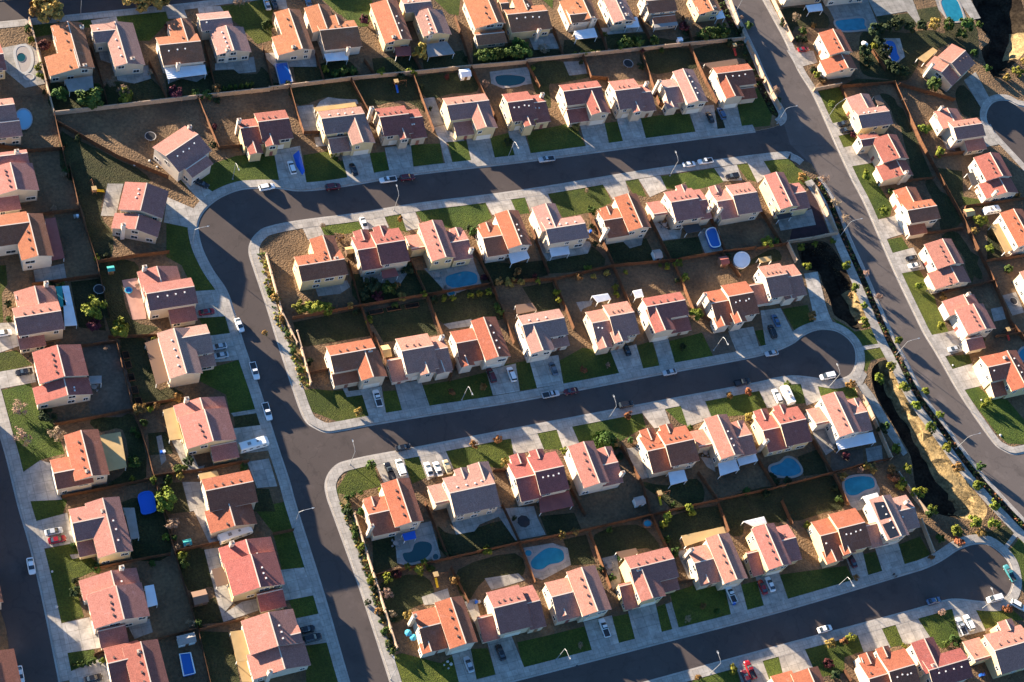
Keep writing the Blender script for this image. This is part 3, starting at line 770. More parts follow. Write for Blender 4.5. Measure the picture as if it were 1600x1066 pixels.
def house(row, front, col, t, blocks, chim=(), covers=(), raw=False, stuc=None, vents=True, feat=None, solar=(), yellow=False):
    rnd = random.Random(len(HOUSES) * 13 + 5)
    bls = [blockgeo(t, b, not raw) for b in blocks]
    for i, b in enumerate(bls):
        dz = -.023 * i; b['zr'] += dz; b['p'] = b['p'] + Vector((0, 0, dz)); b['q'] = b['q'] + Vector((0, 0, dz))
    m0 = bls[0]; c = (m0['p'] + m0['q']) / 2 + m0['n'] * (m0['wa'] - m0['wb']) / 2
    root = empty('house', (c.x, c.y, KZ)); loc = root.location
    wl, rf = MB(), MB()
    for b in bls:
        u, n, p, q = b['u'], b['n'], b['p'], b['q']
        ov = .45; wa, wb = b['wa'], b['wb']; a_, b_ = max(wa - ov, .05), max(wb - ov, .05)
        if wb <= 1.2: b_ = wb
        if wa <= 1.2: a_ = wa
        prof = [(-b_, KZ), (-b_, b['zr'] - PITCH * (b_ + .0) - .12), (0, b['zr'] - .12), (a_, b['zr'] - PITCH * a_ - .12), (a_, KZ)]
        r0 = [(p + u * .38 + n * v).xy.to_3d() + Vector((0, 0, z)) for v, z in prof]; r1 = [(q - u * .38 + n * v).xy.to_3d() + Vector((0, 0, z)) for v, z in prof]
        wl.face(r0[::-1] if False else r0, 0); wl.face(r1[::-1], 0)
        for i in (0, 3): wl.face([r0[i], r1[i], r1[i + 1], r0[i + 1]], 0)
        slab(rf, p, q, n, wa, PITCH); slab(rf, p, q, -n, wb, PITCH)
        cm = (p + q) / 2; rf.box((cm.x, cm.y, b['zr'] - .04), b['L'] - .1, .26, .12, math.atan2(u.y, u.x), 1)
    si = rnd.choice((0, 0, 1, 2)) if stuc is None else stuc
    wl.build('wall', STUC[si], root, loc); rf.build('roof', [ROOFS[col], M['trim']], root, loc)


    # windows, on the walls that face -Y and -X (the camera) and on the front
    fd = {'S': Vector((0, -1, 0)), 'N': Vector((0, 1, 0)), 'W': Vector((-1, 0, 0)), 'E': Vector((1, 0, 0))}[front]
    best = None
    for bi, b in enumerate(bls):
        u, n, p, q = b['u'], b['n'], b['p'], b['q']
        for nm, nv, org, along, ln, top in (('a', n, p + n * (b['wa'] - .45), u, b['L'], b['zr'] - PITCH * b['wa']), ('b', -n, p - n * (b['wb'] - .45), u, b['L'], b['zr'] - PITCH * b['wb']),
                                     ('0', -u, p + u * .38 - n * b['wb'], n, b['wa'] + b['wb'], b['zr'] - PITCH * max(b['wa'], b['wb'])), ('1', u, q - u * .38 - n * b['wb'], n, b['wa'] + b['wb'], b['zr'] - PITCH * max(b['wa'], b['wb']))):
            if nm == 'a' and b['wa'] < 1.3 or nm == 'b' and b['wb'] < 1.3: continue
            isf = nv.dot(fd) > .8
            if not (nv.y < -.3 or nv.x < -.3 or isf): continue
            rot = math.atan2(nv.x, -nv.y)
            if isf and ln > 5.6:
                key = org.dot(fd)
                if best is None or key > best[0] + .5: best = (key, org, along, ln, nv, rot, bi)
            if isf and not (nv.y < -.3 or nv.x < -.3): continue
            rows = ([1.55, 4.15] if top > 4.55 else [1.55]) if top > 2.2 else []
            if nm in '01' and top < 4.5 and b['zr'] > 6: rows = [1.55, 4.1]
            N = max(1, int(ln / 3.4))
            for r_, zc in enumerate(rows):
                for k in range(N):
                    if rnd.random() < (.35 if not isf else .12): continue
                    if isf and r_ == 0: continue
                    s = ln * (k + .5) / N + rnd.uniform(-.25, .25)
                    wd = rnd.choice((1.2, 1.8, 1.8, 2.6)) if nv.y < -.3 else rnd.choice((1.2, 1.2, 1.8))
                    pt = org + along * s; pt.z = zc
                    if s < wd / 2 + .7 or s > ln - wd / 2 - .7: continue
                    if nm in '01':
                        v = s - b['wb']
                        if zc + .8 > b['zr'] - PITCH * abs(v) - .3: continue
                    if any(inside(o, pt + nv * .3 + along * e) for o in bls for e in (-wd / 2, 0, wd / 2) if o is not b): continue
                    fr = link('window', WIN[wd][0], root, (pt.x - loc.x + nv.x * .02, pt.y - loc.y + nv.y * .02, zc), rot)
                    link('pane', WIN[wd][1], fr)
    if best:
        key, org, along, ln, nv, rot, bi = best
        for s in (ln * .5, ln * .62, ln * .38):
            pt = org + along * s; pt.z = KZ
            if ln < 6: s = ln / 2
            link('garage_door', GAR, root, (pt.x - loc.x + nv.x * .02, pt.y - loc.y + nv.y * .02, 0), rot); break
        for b in bls:
            if b is bls[bi]: continue
            pt = (b['p'] + b['q']) / 2 + fd * ((b['wa'] if b['n'].dot(fd) > .5 else b['wb'] if b['n'].dot(fd) < -.5 else b['L'] / 2) - .4); pt.z = .5
            if not any(inside(o, pt + fd * .4) for o in bls): 
                link('front_door', DOOR, root, (pt.x - loc.x, pt.y - loc.y, 0), rot); break
    for cx_, cy_ in chim:
        ztop = m0['zr'] - .1; g = T(t, cx_, cy_, ztop)
        cb = MB(); cb.box((g.x, g.y, KZ), 1.1, .85, ztop - KZ - .25); cb.box((g.x, g.y, ztop - .25), 1.25, 1.0, .22); cb.box((g.x, g.y, ztop - .03), .5, .5, .25, 0, 1)
        cb.build('chimney', [STUC[2], M['vent']], root, loc)
    if vents:
        for b in bls[:2]:
            if b['L'] < 5: continue
            side = 1 if (b['n'].y > .5 or b['n'].x < -.5) else -1
            if rnd.random() < .25: side = -side
            wv = b['wa'] if side > 0 else b['wb']
            if wv < 2.5: continue
            for k in range(rnd.choice((3, 4, 4)) if b is bls[0] else rnd.choice((0, 1, 2))):
                s = b['L'] * (.22 + .18 * k) + rnd.uniform(-.3, .3); v = wv * rnd.uniform(.26, .34)
                if s > b['L'] - 1: continue
                pt = b['p'] + b['u'] * s + b['n'] * v * side; pt.z = b['zr'] - PITCH * v
                if any(inside(o, pt + Vector((0, 0, .2))) for o in bls if o is not b): continue
                vo = link('roof_vent', VENT if side > 0 and col != 't' else VENTW, root, (pt.x - loc.x, pt.y - loc.y, pt.z - loc.z), 0)
    for pl in solar:
        q = [T(t, a, b_, 7.0) for a, b_ in PTS(pl)]; b = bls[0]; mb = MB(); top = []
        for p_ in q:
            z = 7.0
            for _ in range(4):
                g = G(PJ((p_.x, p_.y, p_.z)), z); v = (g - b['p']).dot(b['n']); z = b['zr'] - PITCH * abs(v) + .12
            top.append(Vector((g.x, g.y, z)))
        top = ccw(top); mb.face(top, 0)
        bot = [p_ - Vector((0, 0, .1)) for p_ in top]
        for i in range(4): mb.face([top[i], bot[i], bot[(i + 1) % 4], top[(i + 1) % 4]], 0)
        mb.build('solar_panel', M['solar'], root, loc)
    for mk, pl, *zz in covers:
        z = zz[0] if zz else 2.75
        q = ccw([T(t, a, b_, z) for a, b_ in PTS(pl)]); cv = MB(); n = len(q)
        ins = sum(q, Vector()) / n
        cv.prism([(p_.x, p_.y) for p_ in q], z - .16, z, 0); cv.face([(p_.x, p_.y, z - .16) for p_ in q][::-1], 0)
        for p_ in q:
            pp = p_.lerp(ins, .07); cv.box((pp.x, pp.y, KZ), .16, .16, z - .17 - KZ, 0, 1)
        # slats / seams along the cover
        for k in range(1, 6) if mk == 'coverw' else ():
            a = q[0].lerp(q[3 % n], k / 6); b2 = q[1].lerp(q[2], k / 6); cv.tube([a + Vector((0, 0, .02)), b2 + Vector((0, 0, .02))], .05, 4, 0)
        cv.build('patio_cover', [M[mk], M['white']], root, loc)
    HOUSES.append(dict(root=root, row=row, col=col, c=c.copy(), chim=len(chim), covers=covers, feat=feat, solar=bool(solar), z=m0['zr'], n=len(bls)))
    return root
H = house
# --- top row (fronts the top street)
H('a', 'N', 'r', '11', [(-230, 345, 20, 318, 5, 5, 'N')])
H('a', 'N', 'y', '11', [(412, 125, 466, 398, 5, 4.4, 'N'), (440, 290, 468, 405, 8.6, 4.1, 'N')], [(487, 155), (505, 385)], [('covergrey', '380,475 550,450 560,540 410,545')])
H('a', 'N', 't', '11', [(690, 125, 752, 378, 3.8, 5.6, 'N'), (555, 200, 690, 165, 3.6, 3.6, 'A')], [(790, 345)])
H('a', 'N', 'y', '11', [(945, 268, 1195, 245, 4, 6.5, 'N'), (1085, 105, 1112, 250, 4.4, 3.2, 'A')], [(1062, 378)], [('coverw', '980,405 1220,385 1232,440 1000,470')])
H('a', 'N', 't', '11', [(1345, 150, 1392, 300, 5.2, 5.8, 'N'), (1190, 130, 1375, 95, 3.5, 3.5, 'A')], [(1355, 295)])
H('a', 'N', 'y', '21', [(195, 50, 275, 288, 4.5, 4.0, 'N'), (235, 180, 277, 290, 7.6, 3.8, 'N')], [(225, 275)])
H('a', 'N', 'y', '21', [(380, 183, 605, 156, 3.6, 6.6, 'N'), (375, 22, 420, 170, 4.6, 3.6, 'N'), (478, 85, 492, 150, 2.2, 2.2, 'A')], [(553, 285)], [('coverw', '405,320 540,305 550,355 420,365')])
H('a', 'N', 'y', '21', [(785, -5, 862, 232, 5.5, 3.8, 'N')], [(822, 215)], [('coverred', '825,280 920,275 925,330 835,335')])
H('a', 'N', 't', '21', [(1020, 50, 1083, 195, 4.6, 5.4, 'N'), (880, 30, 1040, 0, 3.5, 3, 'A')], [(1040, 190)], [('covergrey', '1010,265 1135,245 1185,320 1025,340')])
H('a', 'N', 'y', '21', [(1380, -40, 1427, 134, 7.6, 3.2, 'N'), (1305, 210, 1480, 190, 1.4, 3.6, 3.6)])
H('a', 'N', 'y', '31', [(-30, 88, 212, 62, 3.4, 6.3, 'N'), (66, -30, 80, 60, 3.4, 3.4, 'A'), (-70, 20, -20, 15, 3, 3, 'A')], [(165, 175)])
H('a', 'N', 'y', '31', [(420, -30, 463, 108, 7.6, 3.4, 'N'), (345, 95, 450, 70, 3, 3, 'A')], [(485, 105)], [('coverw', '370,185 490,165 510,220 380,235')])
H('a', 'N', 't', '31', [(600, -60, 666, 118, 4, 4.5, 'N')], [(687, 85)], [('coverw', '670,110 745,100 760,160 680,165')])
H('a', 'N', 'y', '31', [(795, 10, 965, -15, 4, 4.5, 'N'), (835, 105, 970, 85, 2.6, 3.6, 3.5)], [(800, 20)], [('covergrey', '820,80 960,70 990,150 850,165')])
H('a', 'N', 'y', '31', [(1150, -60, 1195, 62, 5.4, 3.4, 'N')], [(1205, 40)], [('coverw', '1205,75 1250,60 1270,105 1220,115')])
# --- far left column (fronts the far left street)
H('b', 'W', 'k', '11', [(-230, 655, 87, 618, 3, 4.6, 'M'), (-230, 750, 118, 722, 1.2, 4.6, 'N')])
H('b', 'W', 'p', '11', [(62, 965, 100, 1128, 6, 6.2, 'M'), (-180, 945, 165, 915, 1.6, 4.4, 'N'), (-200, 1190, 112, 1168, .8, 4.2, 'S')], [(100, 895)])
H('b', 'W', 'o', '12', [(165, 278, 227, 532, 4.5, 4.2, 'M'), (-200, 368, 180, 345, 4.6, 5.6, 'M')], [], [('coverred', '268,312 330,305 385,545 305,560')])
H('b', 'W', 'p', '12', [(88, 902, 364, 858, 3.8, 5, 'M'), (205, 710, 240, 850, 5.6, 5.4, 'N'), (100, 1002, 258, 975, .5, 4.2, 'S')], [(275, 690)], [('teal', '330,715 368,712 395,830 358,835'), ('coverw', '370,712 410,710 460,945 385,950')])
H('b', 'W', 'r', '13', [(340, 72, 386, 260, 6.6, 6.4, 'M'), (383, 270, 402, 372, 8.2, 6.6, 'N')], [], [('covergrey', '530,258 605,255 605,300 535,305')])
H('b', 'W', 'o', '13', [(485, 578, 545, 852, 4.4, 4.6, 'M'), (318, 832, 540, 798, 4.6, 4.2, 'N')], [(522, 820)], [('tan', '582,612 718,590 755,800 642,825')], feat='tan patio cover')
H('b', 'W', 'k', '14', [(605, -30, 697, 294, 4.5, 4.4, 'M'), (430, 118, 645, 80, 4.6, 4.6, 7.2), (450, 215, 590, 195, .8, 4.4, 'S')], [(615, 45)], [('covergrey', '740,40 800,35 830,205 780,215')])
H('b', 'W', 'p', '14', [(690, 490, 740, 692, 7.4, 6.6, 'M'), (655, 402, 695, 520, 8, 6.6, 'N'), (580, 762, 747, 727, .5, 4.2, 'S')], [(725, 380)], [('coverw', '860,495 915,485 940,605 880,620')])
H('b', 'W', 'r', '14', [(840, 822, 905, 1110, 4.5, 4.4, 'M'), (640, 950, 850, 912, 4.6, 6.2, 'N')], [(832, 880)])
# --- second column (fronts the side street)
H('c', 'E', 'k', '11', [(985, 928, 1180, 798, 5.4, 6, 'M'), (1105, 1010, 1230, 925, 3, 3, 'A')], [(1130, 750)], raw=True)
H('c', 'E', 'p', '12', [(875, 98, 835, 262, -6.5 * -1, 6.2, 'M'), (828, 283, 806, 374, 6.5, 6.8, 'N')], [(735, 345)], raw=True)
H('c', 'E', 'p', '12', [(872, 768, 1155, 704, 3.6, 4.8, 'M'), (935, 592, 972, 740, 5.5, 6, 'N'), (1000, 852, 1157, 826, .6, 4.2, 'S')], [(862, 595)])
H('c', 'E', 't', '13', [(1040, -30, 1106, 244, 4.6, 4.6, 'M'), (1055, 38, 1248, -2, 3.6, 5.4, 7.0), (1165, 112, 1267, 98, .6, 4.6, 'S')], [], [('brown', '862,60 945,30 1008,285 932,310')])
H('c', 'E', 'p', '13', [(1215, 453, 1271, 644, 7, 6.6, 'M'), (1188, 385, 1220, 480, 7.2, 7, 'N'), (1250, 672, 1407, 650, .5, 4.2, 'S')], [(1112, 390)], [('tan', '970,460 1040,440 1085,630 1010,640')], feat='tan patio cover')
H('c', 'E', 'o', '13', [(1222, 940, 1510, 885, 4, 5.4, 'M'), (1368, 1015, 1394, 1150, 6.4, 6.2, 'N')], [], [('tan', '1180,840 1290,820 1305,850 1195,880')])
H('c', 'E', 'r', '14', [(1495, 303, 1549, 502, 7, 6.8, 'M'), (1463, 215, 1497, 330, 7.2, 7, 'N'), (1530, 550, 1682, 508, .5, 4.4, 'S')], [(1382, 235)], [('brown', '1260,395 1325,380 1365,480 1290,500')])
H('c', 'E', 'k', '14', [(1599, 648, 1655, 852, 7, 6.8, 'M'), (1660, 840, 1692, 990, 8, 7.2, 'N'), (1725, 792, 1790, 765, 2.4, 2.4, 'N')], [(1609, 1000)], [('tan', '1370,765 1450,755 1500,935 1410,945')])
# --- row above the upper street
H('d', 'S', 'r', '21', [(11, 726, 197, 703, 4.2, 6.2, 'M'), (-94, 764, 25, 748, 3.8, 5.6, 'A'), (88, 790, 97, 862, 2.2, 2.2, 'N'), (-14, 835, -2, 910, 2.2, 2.2, 5.0)], [(-99, 710)], stuc=1)
H('d', 'S', 't', '21', [(388, 706, 647, 676, 3.6, 5, 'M'), (588, 700, 638, 845, 3.4, 4.2, 7.3), (430, 832, 560, 802, .8, 4.6, 'S')], [], [('tan', '345,640 590,608 600,632 360,662')], stuc=1)
H('d', 'S', 'r', '21', [(735, 698, 910, 676, 4.2, 6.2, 'M'), (895, 706, 990, 692, 4, 6.6, 'A'), (878, 760, 886, 822, 1.8, 1.8, 6.2)], [(690, 640)], stuc=0)
H('d', 'S', 'k', '21', [(1135, 628, 1387, 595, 3.6, 5, 'M'), (1315, 605, 1371, 755, 3.2, 4.2, 7.3), (1175, 735, 1295, 705, 1, 4.6, 'S')], [], stuc=1)
H('d', 'S', 'r', '31', [(-28, 610, 126, 592, 4.4, 6.4, 'M'), (115, 614, 202, 602, 3.8, 6.6, 'A'), (98, 690, 106, 745, 2, 2, 6.2)], [(183, 557)], feat='dark pool behind')
H('d', 'S', 'r', '31', [(305, 545, 532, 516, 3.4, 4.8, 'M'), (475, 535, 528, 668, 3.2, 4, 7.3), (325, 658, 445, 630, .8, 4.6, 'S')], [])
H('d', 'S', 'p', '31', [(612, 542, 764, 521, 5, 6.4, 'M'), (750, 554, 830, 543, 4, 6.4, 'A'), (743, 600, 753, 660, 2.2, 2.2, 6.2)], [(805, 490)])
H('d', 'S', 't', '31', [(1035, 405, 1090, 602, 3.6, 4.4, 'M'), (905, 523, 1030, 508, 4, 5.6, 'A'), (950, 590, 958, 640, 2.2, 2.2, 4.8)], [(880, 480)])
H('d', 'S', 'o', '31', [(1220, 441, 1432, 412, 3.4, 5, 'M'), (1275, 445, 1326, 572, 3.2, 4, 7.3), (1350, 532, 1442, 515, 1, 3.8, 'S')], [], [('brown', '1142,378 1338,350 1348,380 1185,412')])
# --- row below the upper street
H('g', 'N', 'o', '22', [(250, 592, 528, 551, 4, 4.6, 'M'), (402, 408, 446, 565, 4, 3.6, 7.4)], [(478, 545)])
H('g', 'N', 'r', '22', [(715, 464, 889, 440, 5.6, 6.2, 'M'), (603, 498, 725, 480, 5.8, 6.2, 'A'), (742, 350, 757, 420, 2.2, 2.2, 6.6), (630, 372, 641, 440, 2.4, 2.4, 5.6)], [], [('coverred', '745,622 830,605 850,650 755,668')])
H('g', 'N', 'p', '22', [(1062, 316, 1119, 542, 4.3, 3.4, 'M'), (1150, 453, 1267, 436, 5, 5.6, 'A'), (925, 490, 1020, 472, 5.6, .6, 4.2), (1195, 360, 1204, 420, 2, 2, 5.6)], [(1285, 490)], feat='blue swimming pool')
H('g', 'N', 'o', '22', [(1507, 258, 1573, 468, 4.2, 3.8, 'M'), (1350, 428, 1480, 407, 4.8, 5.8, 'A'), (1375, 330, 1384, 390, 2.2, 2.2, 5.6)], [], [('coverw', '1500,515 1605,488 1630,545 1520,580')])
H('g', 'N', 't', '32', [(200, 372, 438, 340, 3.6, 4.6, 'M'), (205, 218, 256, 365, 4.4, 3.6, 7.4)], [], [('coverw', '220,485 335,475 345,520 235,537')])
H('g', 'N', 'o', '32', [(700, 158, 768, 364, 4.5, 3.4, 'M'), (545, 322, 670, 303, 4.6, 5.7, 'A'), (570, 235, 578, 290, 2.2, 2.2, 5.6)], [(570, 370)])
H('g', 'N', 'p', '32', [(945, 213, 1113, 190, 5, 6.2, 'M'), (1095, 206, 1162, 195, 5, 6.2, 'A'), (846, 288, 925, 268, 5.6, .6, 4.4), (1015, 105, 1025, 160, 2, 2, 6.4)], [(1180, 245)], [('coverdark', '1015,352 1110,340 1130,385 1040,398')], feat='oval above-ground pool')
H('g', 'N', 'k', '32', [(1315, 174, 1459, 151, 5, 6.4, 'M'), (1220, 210, 1325, 192, 5, 6, 'A'), (1215, 110, 1222, 160, 2.2, 2.2, 5.6)], [(1245, 250)])
H('g', 'N', 'p', '42', [(140, 30, 206, 238, 4.1, 3.4, 'M'), (195, 167, 303, 150, 4.6, 5.4, 'A')], [], [('coverdark', '120,272 200,255 220,300 140,318')])
# --- row above the middle street
H('h', 'S', 'o', '23', [(440, 136, 714, 92, 3.8, 4.8, 'M'), (655, 104, 692, 264, 3.4, 4.4, 7.3), (450, 247, 605, 217, 1, 3.4, 'S')], [(680, 105)], stuc=0)
H('h', 'S', 'k', '23', [(865, 107, 1059, 78, 5, 6.6, 'M'), (1048, 104, 1142, 87, 5, 6.4, 'A'), (782, 170, 875, 148, .6, 6.2, 'S'), (1013, 170, 1024, 240, 2.4, 2.4, 6.4), (1108, 160, 1118, 235, 2.4, 2.4, 5.2)], [])
H('h', 'S', 'o', '22', [(1350, 896, 1449, 1132, 3.8, 4.2, 'M'), (1190, 1052, 1335, 1028, 4.8, 6, 'A'), (1250, 1120, 1258, 1185, 2.2, 2.2, 5.2)], [(1110, 1010)])
H('h', 'S', 't', '32', [(60, 938, 314, 905, 3.8, 5, 'M'), (122, 930, 186, 1094, 3.6, 4.2, 7.3), (215, 1005, 325, 985, .8, 4, 'S')], [], [('brown', '20,825 120,812 150,855 30,880')])
H('h', 'S', 'k', '32', [(578, 891, 729, 868, 4.8, 6.6, 'M'), (476, 933, 590, 912, 4.8, 6.6, 'A'), (638, 970, 651, 1040, 2.4, 2.4, 6.2), (545, 1010, 556, 1078, 2.4, 2.4, 5)], [], [('coverw', '475,770 570,755 590,790 510,810')], feat='white patio cover')
H('h', 'S', 'r', '32', [(800, 831, 1034, 798, 3.6, 4.6, 'M'), (855, 834, 913, 974, 3.2, 4, 7.3), (925, 918, 1048, 890, 1, 4.2, 'S')], [], [('coverw', '720,740 770,730 785,775 735,785')])
H('h', 'S', 'o', '32', [(1288, 773, 1440, 750, 5, 6.6, 'M'), (1186, 814, 1300, 796, 5, 6.6, 'A'), (1350, 860, 1360, 925, 2.2, 2.2, 6.2), (1250, 885, 1261, 948, 2.4, 2.4, 5)], [(1150, 760)])
H('h', 'S', 'k', '42', [(62, 663, 192, 638, 5, 6.6, 'M'), (180, 661, 277, 645, 5, 6.4, 'A'), (-40, 714, 70, 690, .6, 6.2, 'S'), (200, 720, 210, 785, 2.2, 2.2, 5.2)], [], [('tan', '20,545 95,532 100,560 30,575')])
# --- row below the middle street
H('i', 'N', 'o', '24', [(838, -145, 926, 114, 4.4, 3.8, 'M'), (668, 67, 830, 38, 5, 5.8, 'A'), (690, -40, 700, 20, 2.2, 2.2, 5.6)], [(690, 135)], [('bluetarp', '870,185 945,165 955,210 885,225', 2.3)])
H('i', 'N', 't', '23', [(1150, 946, 1427, 905, 5.4, 6.2, 'M'), (1066, 1014, 1160, 990, 6, .6, 'S'), (1338, 765, 1350, 880, 3.2, 3.2, 7.0), (1225, 800, 1236, 870, 2, 2, 6.6)], [])
H('i', 'N', 'r', '33', [(135, 827, 309, 794, 5.6, 6.4, 'M'), (20, 868, 145, 844, 5.6, 6.4, 'A'), (150, 690, 160, 750, 2.2, 2.2, 6.6), (40, 715, 48, 780, 2.4, 2.4, 5.4)], [], [('coverred', '160,985 338,940 368,1030 170,1072')])
H('i', 'N', 'p', '33', [(440, 643, 509, 898, 4.6, 3.4, 'M'), (510, 790, 634, 771, 4.8, 5.8, 'A'), (560, 675, 569, 740, 2.4, 2.4, 5.4)], [(662, 830)])
H('i', 'N', 'o', '33', [(913, 667, 1085, 635, 5.4, 6.2, 'M'), (804, 704, 925, 681, 5.4, 6.4, 'A'), (925, 540, 934, 600, 2.2, 2.2, 6.6), (815, 565, 824, 640, 2.4, 2.4, 5.4)], [], [('coverw', '930,830 1025,815 1045,880 945,907')], feat='small white patio cover')
H('i', 'N', 'p', '33', [(1238, 484, 1313, 730, 4.2, 3.6, 'M'), (1310, 625, 1430, 607, 4.8, 5.6, 'A'), (1112, 677, 1200, 655, 5.8, .6, 'S'), (1350, 520, 1358, 580, 2.4, 2.4, 5.4)], [], [('coverw', '1225,770 1330,750 1355,815 1240,852'), ('coverw', '1340,750 1450,720 1465,762 1355,792')], feat='two white patio covers')
H('i', 'N', 'r', '43', [(150, 545, 304, 512, 5.2, 6.6, 'M'), (45, 581, 165, 560, 5.2, 6.4, 'A'), (155, 425, 163, 485, 2.2, 2.2, 6.6), (45, 450, 52, 520, 2.4, 2.4, 5.4)], [(72, 640)], feat='rounded blue pool')
H('i', 'N', 'k', '43', [(483, 349, 573, 596, 4.4, 3.6, 'M'), (565, 487, 670, 470, 4.8, 5.6, 'A'), (362, 542, 455, 518, 5.8, .6, 'S'), (600, 385, 608, 450, 2.4, 2.4, 5.4)], [], [('coverw', '475,630 700,590 720,652 497,697')], feat='long white patio cover')
# --- row above the bottom street
H('j', 'S', 'o', '24', [(1160, 561, 1249, 838, 4.3, 3.6, 'M'), (970, 744, 1130, 710, 5.2, 6.4, 'A'), (1030, 820, 1040, 885, 2.4, 2.4, 5)], [(945, 670)], stuc=2)
H('j', 'S', 'p', '24', [(1413, 623, 1610, 582, 5.2, 6.8, 'M'), (1595, 602, 1692, 578, 5.2, 6.8, 'A'), (1320, 692, 1420, 660, .6, 6.2, 'S')], [])
H('j', 'S', 'k', '34', [(415, 380, 510, 645, 4.2, 4.6, 'M'), (236, 558, 385, 525, 4.8, 6.6, 'A'), (308, 610, 318, 668, 2.2, 2.2, 5)], [], feat='turquoise pool behind')
H('j', 'S', 'p', '34', [(704, 392, 967, 331, 4, 5, 'M'), (770, 388, 840, 565, 3.4, 4.6, 7.3), (640, 502, 725, 472, .8, 6.4, 'S'), (860, 472, 982, 441, 1, 3.2, 'S')], [(752, 395)], [('brown', '620,292 738,268 752,300 652,332')])
H('j', 'S', 'k', '34', [(1243, 180, 1324, 460, 3.7, 4, 'M'), (1086, 358, 1240, 320, 5, 6.4, 'A'), (1158, 415, 1168, 475, 2.2, 2.2, 5)], [(1072, 275)], [('tan', '1008,195 1258,140 1272,178 1032,258')], feat='large tan patio cover')
H('j', 'S', 'p', '44', [(72, 122, 153, 374, 4.2, 3.4, 'M'), (140, 227, 244, 205, 4.8, 6.2, 'A'), (-50, 303, 40, 280, .6, 6.4, 'S')], [], [('coverw', '-73,110 52,80 70,120 -8,142')], feat='white patio cover behind')
H('j', 'S', 'o', '44', [(493, 154, 654, 114, 5.4, 6.8, 'M'), (386, 195, 500, 170, 5.2, 7, 'A'), (463, 270, 474, 350, 2.8, 2.8, 5), (552, 235, 562, 300, 2.2, 2.2, 6)], [])
H('j', 'S', 't', '44', [(765, -47, 863, 197, 4.2, 3.4, 'M'), (840, 48, 952, 28, 4.8, 5.8, 'A'), (660, 142, 755, 108, .6, 6.4, 'S')], [(910, -12)], [('coverw', '640,-38 725,-62 748,-22 665,8')], solar=('706,-2 766,-8 806,80 742,98', '757,128 814,108 856,188 801,208'), feat='black solar panels')
# --- row below the bottom street
H('k', 'N', 'o', '34', [(1590, 1120, 1720, 1090, 5, 5, 'A'), (1770, 980, 1850, 1200, 5, 3.6, 'M')])
H('k', 'N', 'o', '44', [(795, 1003, 954, 960, 5.4, 6.4, 'M'), (676, 1044, 805, 1013, 5.4, 6.4, 'A'), (770, 850, 780, 920, 2.2, 2.2, 6.6), (672, 885, 682, 960, 2.4, 2.4, 5.4)], [])
H('k', 'N', 'r', '44', [(1032, 993, 1270, 930, 3.8, 5, 'M'), (1020, 802, 1080, 995, 4, 3.6, 7.4)], [(1062, 965)])
H('k', 'N', 'k', '44', [(1423, 873, 1650, 820, 5.4, 6.6, 'M'), (1306, 932, 1410, 905, 6.2, .6, 'S'), (1500, 690, 1515, 760, 2.6, 2.6, 6.6)], [])
# --- column right of the wide road
H('e', 'W', 't', '41', [(170, -75, 400, -105, 4, 4.5, 'N')], [], [('coverw', '300,32 392,20 405,62 320,72')])
H('e', 'W', 't', '41', [(430, -75, 650, -110, 4, 4.5, 'N')])
H('e', 'W', 'o', '41', [(465, 170, 529, 304, 5.4, 4, 'M'), (520, 320, 548, 405, 8, 4.4, 'A')], [], feat='swimming pool above it')
H('e', 'W', 't', '41', [(612, 686, 800, 660, 2.9, 4.6, 'M'), (640, 553, 680, 680, 5.4, 4, 'A')], [], [('brown', '705,572 742,565 770,620 732,628')])
H('e', 'W', 'r', '41', [(795, 796, 859, 940, 6, 4.2, 'M'), (850, 950, 878, 1040, 7.4, 4.6, 'A'), (630, 835, 740, 812, 2.4, 2.4, 'A')], [(905, 1020)])
H('e', 'W', 'o', '42', [(905, 263, 1082, 233, 3.4, 4.4, 'M'), (908, 118, 955, 250, 4.6, 4.6, 'A'), (903, 347, 1007, 328, .6, 3.8, 'S')], [])
H('e', 'W', 'p', '42', [(1120, 428, 1187, 579, 6.4, 4.2, 'M'), (1170, 590, 1205, 690, 8, 6, 'A')], [])
H('e', 'W', 'p', '42', [(1300, 816, 1372, 967, 6.2, 4.8, 'M'), (1245, 760, 1282, 850, 7.4, 5, 'A'), (1255, 1032, 1352, 1008, .6, 3.8, 'S')], [(1275, 755)])
H('e', 'W', 'o', '43', [(1497, 105, 1615, 320, 4.8, 4.5, 'M'), (1388, 212, 1515, 170, 4.6, 4.6, 7.2), (1400, 302, 1475, 280, 1, 4.6, 'S')], [(1490, 145)])
# --- far right column
H('f', 'E', 'p', '41', [(1252, 300, 1168, 376, 5.6, 5.4, 'M'), (1162, 374, 1106, 434, 6, 6, 'A')], [(1060, 380)], [('tan', '965,348 1058,282 1085,302 1008,372')], raw=True)
H('f', 'E', 'p', '41', [(1178, 758, 1352, 735, 3.2, 4.4, 'M'), (1150, 640, 1190, 745, 5, 5.2, 'N'), (1245, 837, 1357, 812, .6, 4.2, 'S')], [(1115, 635)])
H('f', 'E', 'r', '41', [(1400, 906, 1472, 1047, 6, 4.8, 'M'), (1462, 1055, 1492, 1145, 7.6, 6, 'A')], [(1440, 1135)], [('coverdark', '1262,1030 1300,1025 1330,1095 1292,1105')])
H('f', 'E', 'o', '42', [(1545, 250, 1642, 455, 5, 4.5, 'M')], [], [('tan', '1402,350 1460,335 1532,498 1490,515')])
H('f', 'E', 'k', '42', [(1660, 600, 1745, 770, 5, 5, 'M')])
